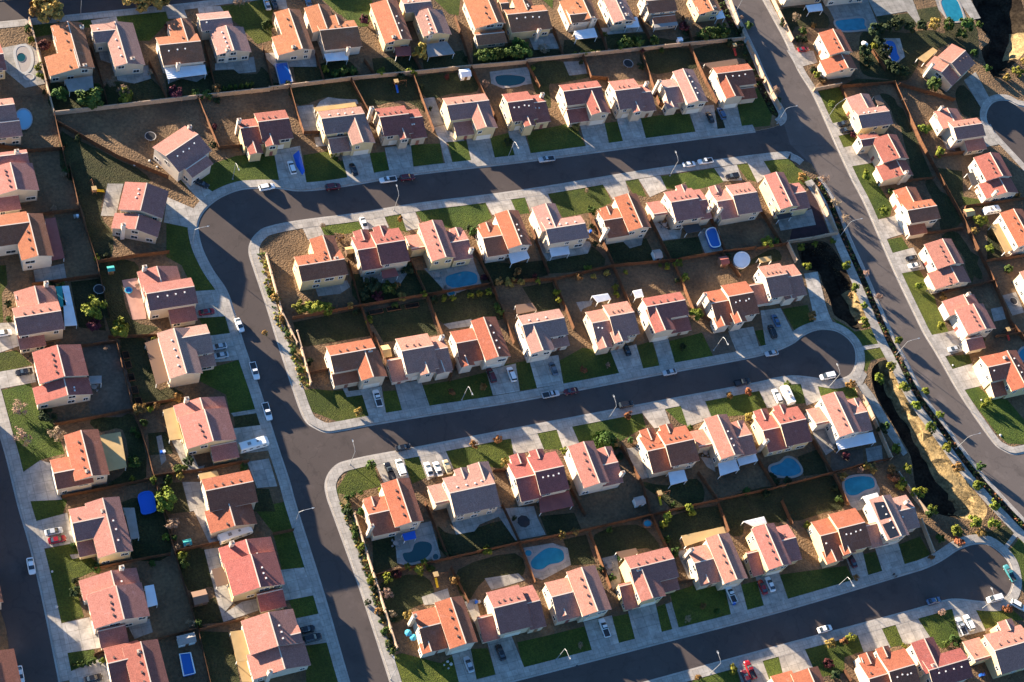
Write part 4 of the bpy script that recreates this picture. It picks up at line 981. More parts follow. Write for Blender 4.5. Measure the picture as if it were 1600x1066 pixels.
# --- neighbours whose shadows reach into the picture
for (x, y) in ((-70, 640), (-62, 770), (-40, 905), (-10, 1045)):
    H('l', 'E', 'o', '0', [(x - 10, y - 26, x + 8, y + 40, 6, 6, 'M')])
for (x, y) in ((20, -62), (130, -72), (240, -88), (350, -100), (460, -116)):
    H('t', 'S', 'r', '0', [(x - 42, y + 6, x + 42, y - 4, 5, 5, 'M')])
# ------------------------------------------------------------------ fences and block walls
FENCES = '''
b 11 175,130 322,688
b 11 322,688 700,645 1080,600 1600,545
b 21 76,540 400,500 600,475 930,446 1280,410 1600,382
b 31 76,374 600,320 1100,268 1372,243
b 31 1290,10 1375,240
b 31 1395,262 1490,470 1590,655
b 42 340,130 400,250 480,408
b 42 480,408 330,440 182,462
b 42 182,462 235,575
b 22 58,540 150,882 240,1066
b 23 240,8 322,312
b 24 580,80 690,420 832,872
b 43 598,340 660,440 800,755
b 43 840,845 950,1000 1010,1075
b 44 975,110 1050,300
b 41 90,-10 215,250
b 41 345,545 500,515
w 11 540,290 590,440 640,635
w 11 885,380 990,592
w 11 1215,280 1290,570
w 11 1560,290 1625,540
w 21 350,330 402,490
w 21 640,370 700,452
w 21 925,330 985,440
w 21 1180,110 1280,405
w 31 240,180 300,345
w 31 500,140 560,310
w 31 750,110 835,285
w 31 1010,110 1070,265
w 11 1175,592 1302,892
w 11 1302,892 1450,880
w 21 195,520 240,680 282,802
w 21 282,802 380,800
w 21 560,480 690,720
w 21 930,455 1055,790
w 21 1275,410 1430,735
w 31 75,375 160,530
w 31 415,340 465,472
w 31 465,472 560,480 620,640
w 31 765,320 870,630
w 31 870,630 910,640
w 31 1048,280 1150,500
w 31 1150,500 1215,620
w 31 1440,485 1492,490
w 11 340,740 700,945 1000,1066
w 12 575,580 800,545 1005,520
w 11 322,690 410,1066
w 12 410,0 480,290 575,580
w 12 575,580 650,900
w 13 690,60 790,460
w 13 790,460 870,700 968,1066
w 14 968,50 1040,310
w 14 1040,310 1180,780 1250,1080
w 11 0,882 180,910 382,895
w 12 110,312 472,270
w 12 190,715 585,660
w 12 190,640 205,710
w 13 165,100 490,88 690,65
w 13 330,555 560,515 790,468
w 13 370,985 600,940 905,880
w 14 560,402 800,350 1012,312
w 14 560,912 640,880
w 14 930,820 1160,760
w 13 645,35 945,28
w 13 860,440 1100,398
w 13 920,862 1200,825 1480,772
w 14 1045,298 1310,240
w 14 1185,765 1450,698
w 24 100,192 222,168
w 22 215,915 620,840
w 22 620,840 1010,775 1400,708
w 32 -10,692 240,682 600,602
w 32 600,602 960,568 1240,520
w 32 1240,520 1440,495
w 42 0,500 182,470
w 22 545,570 620,838
w 22 905,560 1012,772
w 22 1290,490 1400,706
w 32 110,375 212,645
w 32 455,290 600,600
w 32 805,300 935,565
w 32 1170,300 1260,510
w 32 1480,280 1600,480
w 22 622,840 690,1030
w 23 690,10 790,230
w 22 1012,775 1105,1010
w 22 1400,710 1530,1062
w 32 245,685 362,975
w 32 600,612 700,850
w 32 965,600 1072,865
w 32 1072,865 1180,930
w 32 1240,525 1350,665
w 23 310,252 432,228
w 23 1150,300 1180,190
w 24 705,440 1110,345
w 24 1110,345 1560,245
w 34 40,245 420,172
w 34 420,172 810,82
w 33 810,1095 1210,1005 1560,932
w 43 105,932 440,845
w 43 440,845 640,790 800,757
w 24 1000,0 1140,335
w 23 1405,830 1500,828
w 24 1460,20 1565,245
w 33 345,940 430,1095
w 33 640,680 770,910 815,1075
w 33 1100,840 1215,1005
w 33 1460,770 1560,930
w 43 335,650 450,842
w 24 1155,392 1260,600
w 34 42,248 130,480
w 34 455,182 580,515
w 34 815,62 912,275
w 34 1220,10 1282,178
w 44 150,-5 212,135
w 43 460,852 548,1035
w 34 640,590 670,640
w 34 1100,460 930,490
w 41 500,522 535,595
w 41 820,500 900,680 980,860 1092,1066
w 42 1050,0 1225,315 1402,672
w 42 1402,672 1510,935 1600,1045
w 41 850,512 1000,555 1180,605
w 41 1060,942 1290,908
w 41 690,310 770,425
w 41 510,525 820,502
w 41 600,800 640,795
w 42 720,112 1055,80
w 42 890,425 1235,380
w 42 1085,765 1425,690
w 42 1365,572 1600,540
w 42 1225,315 1240,250 1600,200
w 43 1420,30 1600,10
w 44 520,1000 560,1066
w 44 980,880 1060,1010
'''
def prism_wall(mb, a, b, th, z0, z1, m=0, cap=None):
    d = b - a; L = d.length; mid = (a + b) / 2; rz = math.atan2(d.y, d.x)
    mb.box((mid.x, mid.y, z0), L, th, z1 - z0, rz, m)
    if cap: mb.box((mid.x, mid.y, z1), L + .04, th + cap, .08, rz, m)
frnd = random.Random(3)
for ln in FENCES.strip().splitlines():
    k, t, s = ln.split(' ', 2); p = [T(t, *q) for q in PTS(s)]; mb = MB(); c = sum(p, Vector()) / len(p)
    for a, b in zip(p, p[1:]):
        d = b - a; L = d.length; u = d.normalized(); n = max(1, round(L / 2.4))
        if k == 'w':
            for i in range(n):               # panels stepping a little, as real board fences do
                q0, q1 = a + d * (i / n), a + d * ((i + 1) / n); h = 1.8 + frnd.uniform(-.04, .04)
                prism_wall(mb, q0, q1, .05, KZ - .01, KZ + h)
                prism_wall(mb, q0, q1, .11, KZ + h - .35, KZ + h - .26); prism_wall(mb, q0, q1, .11, KZ + .3, KZ + .39)
                mb.box((q0.x, q0.y, KZ), .11, .11, 1.9, math.atan2(u.y, u.x))
            mb.box((b.x, b.y, KZ), .11, .11, 1.9, math.atan2(u.y, u.x))
        else:
            prism_wall(mb, a, b, .2, KZ - .01, KZ + 1.85, 0, .08)
            m2 = max(1, round(L / 6))
            for i in range(m2 + 1): q0 = a + d * (i / m2); mb.box((q0.x, q0.y, KZ), .42, .42, 2.02, math.atan2(u.y, u.x))
    if k == 'w': o = mb.build('wood_fence', M['wood'], None, (c.x, c.y, KZ)); tag(o, 'F', 'fence', 'wooden fences between the lots')
    else: o = mb.build('block_wall', M['block'], None, (c.x, c.y, KZ)); tag(o, 'B', 'wall', 'tan block walls')
# ------------------------------------------------------------------ swimming pools
def ellipse(t, cx_, cy_, rx, ry, n=20, ang=0):
    a = math.radians(ang); return [T(t, cx_ + rx * math.cos(k * 6.2832 / n) * math.cos(a) - ry * math.sin(k * 6.2832 / n) * math.sin(a), cy_ + rx * math.cos(k * 6.2832 / n) * math.sin(a) + ry * math.sin(k * 6.2832 / n) * math.cos(a)) for k in range(n)]
def grow(p, d):
    p = ccw(p); out = []
    for i in range(len(p)):
        t_ = p[(i + 1) % len(p)] - p[i - 1]; t_.normalize(); out.append(p[i] + Vector((t_.y, -t_.x, 0)) * d)
    return out
def sunk_pool(poly, m, label, lip=.7, cop='coping'):
    zk = KZ + (.03 if lip < .6 else 0); p = ccw(poly); c = sum(p, Vector()) / len(p); root = empty('swimming_pool', (c.x, c.y, KZ)); g = grow(p, lip); n = len(p); mb = MB()
    for i in range(n):
        j = (i + 1) % n
        mb.face([(g[i].x, g[i].y, zk + .13), (g[j].x, g[j].y, zk + .13), (p[j].x, p[j].y, zk + .13), (p[i].x, p[i].y, zk + .13)])
        mb.face([(g[i].x, g[i].y, KZ), (g[j].x, g[j].y, KZ), (g[j].x, g[j].y, zk + .13), (g[i].x, g[i].y, zk + .13)])
        mb.face([(p[i].x, p[i].y, zk + .13), (p[j].x, p[j].y, zk + .13), (p[j].x, p[j].y, KZ), (p[i].x, p[i].y, KZ)])
    mb.build('pool_rim', M[cop], root, root.location)
    mb = MB(); vec = [[Vector((q.x, q.y, 0)) for q in p]]
    for a, b, d in tessellate_polygon(vec): 
        tr = [(p[a].x, p[a].y, zk + .075), (p[b].x, p[b].y, zk + .075), (p[d].x, p[d].y, zk + .075)]
        if (Vector(tr[1]) - Vector(tr[0])).cross(Vector(tr[2]) - Vector(tr[0])).z < 0: tr = tr[::-1]
        mb.face(tr)
    mb.build('pool_water', M[m], root, root.location); tag(root, label, 'pool'); return root
def raised_pool(poly, h, m, rim, label, side='bluep'):
    p = ccw(poly); c = sum(p, Vector()) / len(p); root = empty('above_ground_pool', (c.x, c.y, KZ)); n = len(p); g = grow(p, .22); i_ = grow(p, -.1)
    mb = MB()
    for i in range(n):
        j = (i + 1) % n; mb.face([(p[i].x, p[i].y, KZ), (p[j].x, p[j].y, KZ), (p[j].x, p[j].y, KZ + h), (p[i].x, p[i].y, KZ + h)])
    mb.build('pool_wall', M[side], root, root.location); mb = MB()
    for i in range(n):
        j = (i + 1) % n; z = KZ + h
        mb.face([(g[i].x, g[i].y, z + .06), (g[j].x, g[j].y, z + .06), (i_[j].x, i_[j].y, z + .06), (i_[i].x, i_[i].y, z + .06)])
        mb.face([(g[i].x, g[i].y, z - .06), (g[j].x, g[j].y, z - .06), (g[j].x, g[j].y, z + .06), (g[i].x, g[i].y, z + .06)])
        mb.face([(i_[i].x, i_[i].y, z + .06), (i_[j].x, i_[j].y, z + .06), (i_[j].x, i_[j].y, z - .2), (i_[i].x, i_[i].y, z - .2)])
    mb.build('pool_rim', M[rim], root, root.location); mb = MB(); mb.face([(q.x, q.y, KZ + h - .12) for q in p]); mb.build('pool_water', M[m], root, root.location)
    tag(root, label, 'pool'); return root
def sm(t, s): return smooth([T(t, *q) for q in PTS(s)], 4, True)
sunk_pool(sm('22', '1130,662 1180,640 1250,626 1305,640 1318,672 1305,700 1240,715 1180,724 1135,706'), 'pool', 'bright blue rounded swimming pool behind the pink house below the upper street')
sunk_pool(ellipse('22', 1163, 756, 21, 14), 'pool', 'small round blue spa at the corner of the bright blue pool', .4)
sunk_pool(sm('34', '112,350 160,300 205,272 250,268 298,285 308,335 275,358 222,368 178,396 125,392'), 'pool', 'bright turquoise curvy swimming pool with a small round spa beside it')
sunk_pool(ellipse('34', 96, 300, 20, 18), 'pool', 'small round spa beside the turquoise curvy pool', .4)
sunk_pool(sm('43', '92,800 150,778 185,748 225,755 262,795 268,832 215,855 140,852 98,832'), 'pool', 'blue clover-shaped pool behind the red house with two roof gables')
sunk_pool(sm('43', '532,885 600,858 690,862 708,918 650,940 598,968 545,958'), 'pool', 'blue squarish pool below the house with the long white patio cover')
sunk_pool(sm('24', '872,305 925,290 945,245 990,230 1040,245 1042,290 1000,335 905,358'), 'pooldark', 'dark green kidney-shaped pool behind the orange corner house')
sunk_pool(ellipse('24', 1068, 322, 17, 17), 'pooldark', 'small dark round spa beside the dark green kidney-shaped pool', .4)
sunk_pool(sm('21', '1425,460 1480,448 1540,450 1600,465 1580,500 1500,515 1440,505'), 'pooldark', 'dark shaded pool below the long tan block wall in the top row gap')
sunk_pool(sm('41', '478,130 540,118 640,112 650,150 655,175 530,186 490,165'), 'pool', 'light blue rectangular pool with ragged end near the top right')
sunk_pool(sm('41', '1105,10 1150,-5 1195,0 1228,70 1232,120 1160,128 1130,85'), 'pool', 'bright blue long oval pool at the top right edge')
sunk_pool(sm('41', '778,250 815,248 835,275 845,320 858,350 825,372 800,340 785,300'), 'poolblue', 'deep blue curvy pool with rocky rim between dark trees, top right')
sunk_pool(ellipse('43', 1600, 130, 30, 40, 18, 30), 'pool', 'small blue pool cut by the right edge of the photo')
sunk_pool(sm('11', '95,320 110,285 150,280 178,310 185,370 165,420 130,430 112,390'), 'coping', 'emptied pale kidney-shaped pool with a dark puddle at the top left', .8, 'stone')
sunk_pool(ellipse('11', 126, 345, 26, 26), 'pooldark', 'dark puddle in the emptied pool at the top left', .05)
sunk_pool(ellipse('11', 172, 460, 26, 14), 'coping', 'small empty spa below the emptied kidney-shaped pool', .4, 'stone')
raised_pool(ellipse('11', 140, 715, 50, 62), .35, 'poolpale', 'steel', 'round pale blue pool beside the top house of the left column', 'steel')
raised_pool([T('21', *q) for q in PTS('110,392 182,385 215,498 142,516')], 1.0, 'poolblue', 'steel', 'deep blue rectangular above-ground pool by the long tan wall')
raised_pool([T('14', *q) for q in PTS('1068,908 1130,900 1158,1020 1092,1036')], 1.0, 'poolblue', 'white', 'deep blue rectangular above-ground pool with white rim, bottom left')
raised_pool(sm('13', '826,975 900,960 922,1050 912,1072 850,1085 838,1050'), .9, 'bluetarp', 'bluep', 'blue covered above-ground pool with rounded corners in the left yards')
raised_pool(sm('32', '1148,400 1175,380 1205,385 1222,440 1232,480 1205,492 1178,485 1158,440'), 1.1, 'poolblue', 'white', 'oval blue above-ground pool with white rim below the upper street')
raised_pool(ellipse('32', 1360, 568, 46, 46), 1.1, 'coverw', 'white', 'round white above-ground pool at the end of the middle street', 'white')
raised_pool(ellipse('12', 765, 742, 20, 16, 14), .35, 'poolblue', 'fabric', 'small blue paddling pool on the pink patio', 'fabric')
raised_pool(ellipse('34', 800, 130, 26, 22, 8), .9, 'pool', 'brown', 'octagonal hot tub on a small square pad with a curving path', 'brown')
# ------------------------------------------------------------------ vehicles
def loft(mb, secs, m=0):
    n = len(secs[0]); v = [q for s in secs for q in s]; f = []
    for i in range(len(secs) - 1):
        for k in range(n): f.append((i * n + k, i * n + (k + 1) % n, (i + 1) * n + (k + 1) % n, (i + 1) * n + k))
    f.append(tuple(range(n))[::-1]); f.append(tuple((len(secs) - 1) * n + k for k in range(n))); mb.idx(v, f, m)
def sec(x, hw, z0, z1, tuck=.10, ch=.12):     # a rounded cross-section, counter-clockwise seen from +X
    return [(x, -hw + .06, z0), (x, hw - .06, z0), (x, hw, z0 + .25), (x, hw - .02, z1 - ch), (x, hw - ch - tuck * .3, z1), (x, -hw + ch + tuck * .3, z1), (x, -hw + .02, z1 - ch), (x, -hw, z0 + .25)]
def wheel_mesh():
    mb = MB(); n = 14
    for s, r, y0, y1 in ((0, .34, -.11, .11),):
        v = [(r * math.cos(k * 6.2832 / n), y, r * math.sin(k * 6.2832 / n)) for y in (y0, y1) for k in range(n)]
        mb.idx(v, [(k, (k + 1) % n, n + (k + 1) % n, n + k)[::-1] for k in range(n)] + [tuple(range(n)), tuple(range(2 * n - 1, n - 1, -1))], 0)
    v = [(.19 * math.cos(k * 6.2832 / n), y, .19 * math.sin(k * 6.2832 / n)) for y in (-.118, .118) for k in range(n)]
    mb.idx(v, [tuple(range(n)), tuple(range(2 * n - 1, n - 1, -1))], 1)
    return mb.mesh('wheel', [M['rubber'], M['steel']])
WHEEL = wheel_mesh()
CARP = {'white': (.74, .74, .73), 'silver': (.42, .44, .46), 'black': (.012, .012, .014), 'red': (.24, .010, .014), 'maroon': (.10, .012, .016), 'blue': (.06, .12, .22), 'teal': (.05, .20, .22), 'grey': (.14, .15, .17), 'gold': (.40, .34, .22)}
PAINT = {k: mat(k + '_car_paint', v, rough=.25, spec=.6) for k, v in CARP.items()}
CT = {}
def car_meshes(ty, col):
    if (ty, col) in CT: return CT[(ty, col)]
    P = PAINT[col]; b, g, r = MB(), MB(), MB()
    if ty == 'sedan':
        L = 4.6; loft(b, [sec(-2.28, .72, .42, .78), sec(-2.1, .86, .28, .92), sec(-1.2, .90, .25, .96), sec(.9, .90, .25, .95), sec(1.7, .88, .25, .84), sec(2.15, .80, .30, .72), sec(2.3, .66, .40, .62)])
        loft(g, [sec(-1.75, .66, .90, .97), sec(-1.0, .70, .90, 1.36), sec(.25, .70, .90, 1.38), sec(1.1, .68, .90, .97)]); roof = (-.95, .2, .60, 1.375)
    elif ty == 'suv':
        L = 4.9; loft(b, [sec(-2.42, .80, .45, .98), sec(-2.3, .92, .32, 1.08), sec(-1.2, .95, .30, 1.10), sec(.9, .95, .30, 1.08), sec(1.9, .92, .32, 1.0), sec(2.3, .84, .38, .86), sec(2.45, .72, .45, .74)])
        loft(g, [sec(-2.3, .76, 1.04, 1.12), sec(-2.05, .78, 1.04, 1.66), sec(.3, .78, 1.04, 1.70), sec(1.15, .75, 1.04, 1.12)]); roof = (-2.0, .3, .68, 1.695)
    elif ty == 'van':
        L = 5.2; loft(b, [sec(-2.58, .88, .45, 1.15), sec(-2.5, .97, .32, 1.2), sec(.9, .98, .30, 1.18), sec(1.9, .95, .32, 1.08), sec(2.45, .86, .38, .9), sec(2.6, .72, .45, .76)])
        loft(g, [sec(-2.5, .86, 1.12, 1.2), sec(-2.38, .86, 1.12, 1.84), sec(.7, .86, 1.12, 1.88), sec(1.7, .80, 1.12, 1.2)]); roof = (-2.36, .72, .78, 1.87)
    else:
        L = 5.5; loft(b, [sec(-2.75, .84, .50, .74), sec(-2.68, .92, .40, .80), sec(-.42, .94, .38, .80), sec(-.36, .94, .36, 1.06), sec(1.2, .94, .36, 1.05), sec(2.2, .92, .36, .98), sec(2.6, .84, .40, .86), sec(2.75, .74, .48, .74)])
        for s in (-1, 1): b.box((-1.58, s * .88, .78), 2.3, .10, .28)
        b.box((-2.69, 0, .78), .1, 1.8, .28); b.box((-1.55, 0, .80), 2.1, 1.62, .012, 0, 1)
        loft(g, [sec(-.36, .72, 1.0, 1.08), sec(-.2, .74, 1.0, 1.62), sec(.55, .74, 1.0, 1.64), sec(1.3, .72, 1.0, 1.08)]); roof = (-.2, .52, .64, 1.635)
    r.prism([(roof[0], -roof[2]), (roof[1], -roof[2]), (roof[1], roof[2]), (roof[0], roof[2])], roof[3] - .03, roof[3] + .025)
    hl = MB(); hl.box((0, 0, 0), .12, .3, .14); tl = MB(); tl.box((0, 0, 0), .1, .26, .16)
    CT[(ty, col)] = (b.mesh('body', [P, M['coverdark']]), g.mesh('window', M['glass']), r.mesh('roof', P), hl.mesh('headlight', M['lens']), tl.mesh('tail_light', M['redlens']), L)
    return CT[(ty, col)]
def car(t, x, y, ty, col, bear, label=None, z=KZ + .06, dz=0):
    g = T(t, x, y, .6); bm, gm, rm, hm, tm, L = car_meshes(ty, col)
    nm = {'sedan': 'car', 'suv': 'suv', 'van': 'van', 'pickup': 'pickup_truck'}[ty]
    o = empty(nm, (g.x, g.y, z), math.radians(bear))
    link('body', bm, o); link('window', gm, o); link('roof', rm, o)
    wx = L * .31; wy = {'sedan': .80, 'suv': .84, 'van': .87, 'pickup': .83}[ty]
    for sx in (-1, 1):
        for sy in (-1, 1): link('wheel', WHEEL, o, (sx * wx, sy * wy, .34))
    hz = .58 if ty == 'sedan' else .68
    for sy in (-1, 1): link('headlight', hm, o, (L / 2 - .13, sy * .55, hz)); link('tail_light', tm, o, (-L / 2 + .1, sy * .6, hz))
    tag(o, 'C', {'sedan': 'car', 'suv': 'car', 'van': 'van', 'pickup': 'pickup truck'}[ty], 'cars on the streets and driveways'); CARS.append((o, ty, col, z < .1)); return o
CARS = []
RD = .004                                       # street surface
CARL = '''
21 212 1000 suv white 90
21 580 1010 sedan black 92
22 65 125 suv white 4 s
22 458 122 suv maroon 0 s
22 785 80 pickup white 180 s
22 900 67 suv maroon 0 s
31 205 948 pickup silver 180 s
31 1053 977 sedan white 0 s
31 1150 960 pickup white 180 s
31 1178 700 sedan black 90
31 1245 678 suv blue 90
22 642 345 sedan white -88
32 1310 62 suv black 180
12 1200 105 sedan black -40
12 1230 868 sedan red 0
12 1425 945 sedan white -85 s
13 1303 85 sedan silver 180
13 1312 138 sedan silver 180
13 1515 228 pickup white -90 s
13 1590 470 pickup white -90 s
13 143 235 sedan black 180
12 20 995 sedan white 0
14 320 172 sedan silver 0
14 340 220 sedan red 0
14 185 375 sedan white -92 s
14 118 1022 sedan white -92 s
14 555 1045 sedan black 0
24 300 755 sedan black 0
24 335 805 suv black 0
23 875 683 sedan black 0 s
23 795 825 pickup black 94
23 860 805 van white 90
23 1027 815 sedan white 90
23 1082 812 sedan white 90
23 1138 800 sedan gold 90
23 722 392 pickup white 88
23 1400 255 suv maroon 92
23 1520 250 suv white 90
33 230 367 pickup silver 0 s
33 350 347 sedan maroon 180 s
33 678 428 suv black 0 s
33 938 235 sedan silver 180 s
33 1370 295 pickup black 0 s
33 1545 122 sedan silver 180 s
33 245 215 sedan grey 90
33 680 100 sedan black 92
43 428 260 van white 180 s
43 128 380 suv white 90
42 100 985 suv black 85
42 122 920 sedan blue 88
42 930 548 sedan black 180
42 945 592 sedan white 180
43 1180 98 sedan silver 180
41 285 297 sedan red 0
41 525 740 suv black 180
41 540 778 suv black 180
24 1265 962 sedan silver 93
24 1455 890 sedan black 92
34 548 745 pickup white 90
34 1302 545 pickup white 92
34 1490 502 sedan red 91
34 1535 485 sedan white 91
44 414 750 sedan white 0 s
44 1062 582 sedan blue 0 s
44 1514 418 pickup teal 95 s
44 1423 570 van white 180 s
44 1565 612 suv white -45
44 1225 735 pickup silver 90
44 1270 715 suv white 90
34 1415 995 pickup red 92
34 1392 1040 sedan maroon 92
44 575 345 sedan maroon 92
21 110 30 sedan black 90
21 310 12 sedan blue 90
11 1590 30 sedan silver 90
'''
for ln in CARL.strip().splitlines():
    a = ln.split(); car(a[0], float(a[1]), float(a[2]), a[3], a[4], float(a[5]), z=RD if len(a) > 6 else KZ + .06)
def box_vehicle(t, x, y, L, wd, h, bear, nm, label, cat):
    g = T(t, x, y, 1.4); o = empty(nm, (g.x, g.y, KZ + .06), math.radians(bear)); b = MB()
    loft(b, [[(px_, yy * wd / 2, zz) for yy, zz in ((-.96, .5), (.96, .5), (1, .7), (1, h - .25), (.88, h), (-.88, h), (-1, h - .25), (-1, .7))] for px_ in (-L / 2, -L / 2 + .3, L / 2 - 1.0)] + [[(L / 2, yy * wd / 2, zz) for yy, zz in ((-.9, .6), (.9, .6), (.94, .8), (.94, h * .62), (.84, h * .7), (-.84, h * .7), (-.94, h * .62), (-.94, .8))]])
    link('body', b.mesh('body', M['white']), o); wn = MB()
    for k in range(4):
        for s in (-1, 1): wn.box((-L / 2 + 1 + k * (L - 2.4) / 3, s * wd / 2, h * .55), .9, .04, .5)
    link('window', wn.mesh('window', M['glass']), o); rf = MB(); rf.box((-L * .18, 0, h), .9, .8, .28); rf.box((L * .12, .1, h), .6, .6, .12); link('roof_unit', rf.mesh('roof_unit', M['covergrey']), o)
    for sx in (-.28, .3):
        for sy in (-1, 1): link('wheel', WHEEL, o, (sx * L, sy * wd * .44, .34))
    tag(o, label, cat); return o
box_vehicle('13', 1510, 668, 8.2, 2.4, 2.9, 5, 'motorhome', 'white motorhome parked in the driveway of a pink house on the side street', 'motorhome')
box_vehicle('14', 1400, 188, 9.2, 2.4, 2.7, 8, 'travel_trailer', 'long white travel trailer parked beside an orange-roofed house', 'trailer')
box_vehicle('43', 192, 372, 6.2, 2.3, 2.6, 90, 'travel_trailer', 'short white trailer on a driveway of the middle street', 'trailer')
box_vehicle('42', 1408, 262, 6.4, 2.3, 2.6, 0, 'travel_trailer', 'white trailer in a back yard near the right edge', 'trailer')
# ------------------------------------------------------------------ street lamps
def lamp(t, x, y, bear, L=2.6, hgt=8.2):
    g = T(t, x, y, KZ); o = empty('street_lamp', (g.x, g.y, KZ), math.radians(bear)); mb = MB()
    mb.tube([(0, 0, 0), (0, 0, hgt * .55), (0, 0, hgt)], [.11, .08, .06], 8); mb.box((0, 0, 0), .42, .42, .10)
    link('pole', mb.mesh('pole', M['steel']), o); mb = MB(); mb.tube([(0, 0, hgt - .05), (L * .35, 0, hgt + .55), (L, 0, hgt + .75)], [.06, .055, .05], 6); link('arm', mb.mesh('arm', M['steel']), o)
    mb = MB(); loft(mb, [sec(L - .12, .10, hgt + .68, hgt + .84, 0, .03), sec(L + .2, .19, hgt + .64, hgt + .88, 0, .05), sec(L + .75, .12, hgt + .68, hgt + .84, 0, .03)]); hd = link('lamp_head', mb.mesh('lamp_head', M['lens']), o)
    tag(o, 'S', 'street lamp', 'street lamps along the kerbs')
LAMPS = '11 1385 1066 -90;21 1500 935 -90;22 820 262 90;31 940 1046 90;42 508 412 0;43 840 130 0;43 1195 690 0;31 1330 75 0;12 1145 470 0;24 230 130 0;23 560 785 90;33 572 515 90;23 1225 400 -90;33 1200 105 -90;43 440 322 90;34 265 930 -90;34 1180 1015 90;44 480 505 -90;44 1345 632 90;41 425 712 20;11 480 98 90;24 800 1050 90;41 130 735 0;13 1480 360 0;13 1500 0 0'
for s in LAMPS.split(';')[:23]:
    a = s.split(); lamp(a[0], float(a[1]), float(a[2]), float(a[3]), 2.6 if abs(float(a[3])) > 45 else 3.4)
# ------------------------------------------------------------------ trees and shrubs
def crown_mesh(nm, seed, kind, n, cone=False, bare=False):
    r = random.Random(seed); mb = MB()
    lumps = [(Vector((r.uniform(-.1, .1), r.uniform(-.1, .1), .5)), .34)]
    for q in range(13):
        a = q * 2.4 + r.uniform(-.4, .4); d = r.uniform(.25, .72); lumps.append((Vector((math.cos(a) * d, math.sin(a) * d, r.uniform(.22, .92) * (1.1 - .35 * d))), r.uniform(.15, .30)))
    for k in range(n):
        if cone:
            h = r.random() ** 1.4; rad = (1 - h) * .9 + .05; a = r.uniform(0, 6.28); q = rad * math.sqrt(r.uniform(.35, 1)); p = Vector((q * math.cos(a), q * math.sin(a), h))
        else:
            c, R = r.choice(lumps); d = Vector((r.gauss(0, 1), r.gauss(0, 1), r.gauss(0, 1))).normalized(); p = c + d * R * r.uniform(.55, 1.05) ** (1 if not bare else 1.6)
            p = Vector((p.x, p.y, max(.02, p.z)))
        nv = (p - Vector((0, 0, .45)) + Vector((r.gauss(0, .35), r.gauss(0, .35), r.gauss(0, .35) + .15))).normalized(); e = nv.orthogonal().normalized(); f = nv.cross(e); a = r.uniform(0, 6.28)
        e, f = e * math.cos(a) + f * math.sin(a), f * math.cos(a) - e * math.sin(a)
        s = r.uniform(.05, .11); w_ = s if not bare else s * .22
        if bare: s *= 2.0
        mb.face([p - e * s, p + f * w_ + nv * s * .25, p + e * s, p - f * w_ + nv * s * .1], 0)
    return mb.mesh(nm, LEAF[kind])
CROWN = {}
def crown(kind, v, cone=False):
    k = (kind, v, cone)
    if k not in CROWN: CROWN[k] = crown_mesh('crown', v * 31 + ord(kind), kind, 420 if kind == 'b' else 1150, cone, kind == 'b')
    return CROWN[k]
def trunk_mesh(seed):
    r = random.Random(seed); mb = MB(); mb.tube([(0, 0, -.02), (.01, .01, .35), (.0, .02, .62)], [.045, .032, .018], 7)
    for k in range(5):
        a = k * 1.25 + r.uniform(-.3, .3); mb.tube([(0, 0, .28 + .05 * k), (.16 * math.cos(a), .16 * math.sin(a), .48 + .05 * k), (.34 * math.cos(a), .34 * math.sin(a), .62 + .05 * k)], [.022, .014, .006], 5)
    return mb.mesh('trunk', M['bark'])
TRUNK = [trunk_mesh(i) for i in range(3)]
TREES = []; EXTRA = []
KN = {'g': 'green', 'd': 'dark green', 'y': 'yellow-green', 'o': 'orange', 'l': 'golden', 'b': 'bare twiggy', 'm': 'dark maroon'}
def tree(t, x, y, h, R, kind, cone=False):
    g = T(t, x, y, KZ); r = random.Random(len(TREES) + 99); shrub = h < 2.6
    o = empty('tree' if not shrub else 'shrub', (g.x, g.y, KZ), r.uniform(0, 6.28))
    base = h * (.04 if shrub or cone else .16); cm = crown(kind, r.randrange(5), cone)
    c = link('crown', cm, o, (0, 0, base), 0, (R * r.uniform(.95, 1.35), R * r.uniform(.95, 1.35), (h - base) * (1 if cone else .95)))
    link('trunk', TRUNK[r.randrange(3)], o, (0, 0, 0), 0, (max(R, 1), max(R, 1), h))
    TREES.append((o, kind, h, R, cone)); tag(o, 'T', 'tree' if not shrub else 'shrub', 'trees in the yards and along the roads' if not shrub else 'shrubs in the yards')
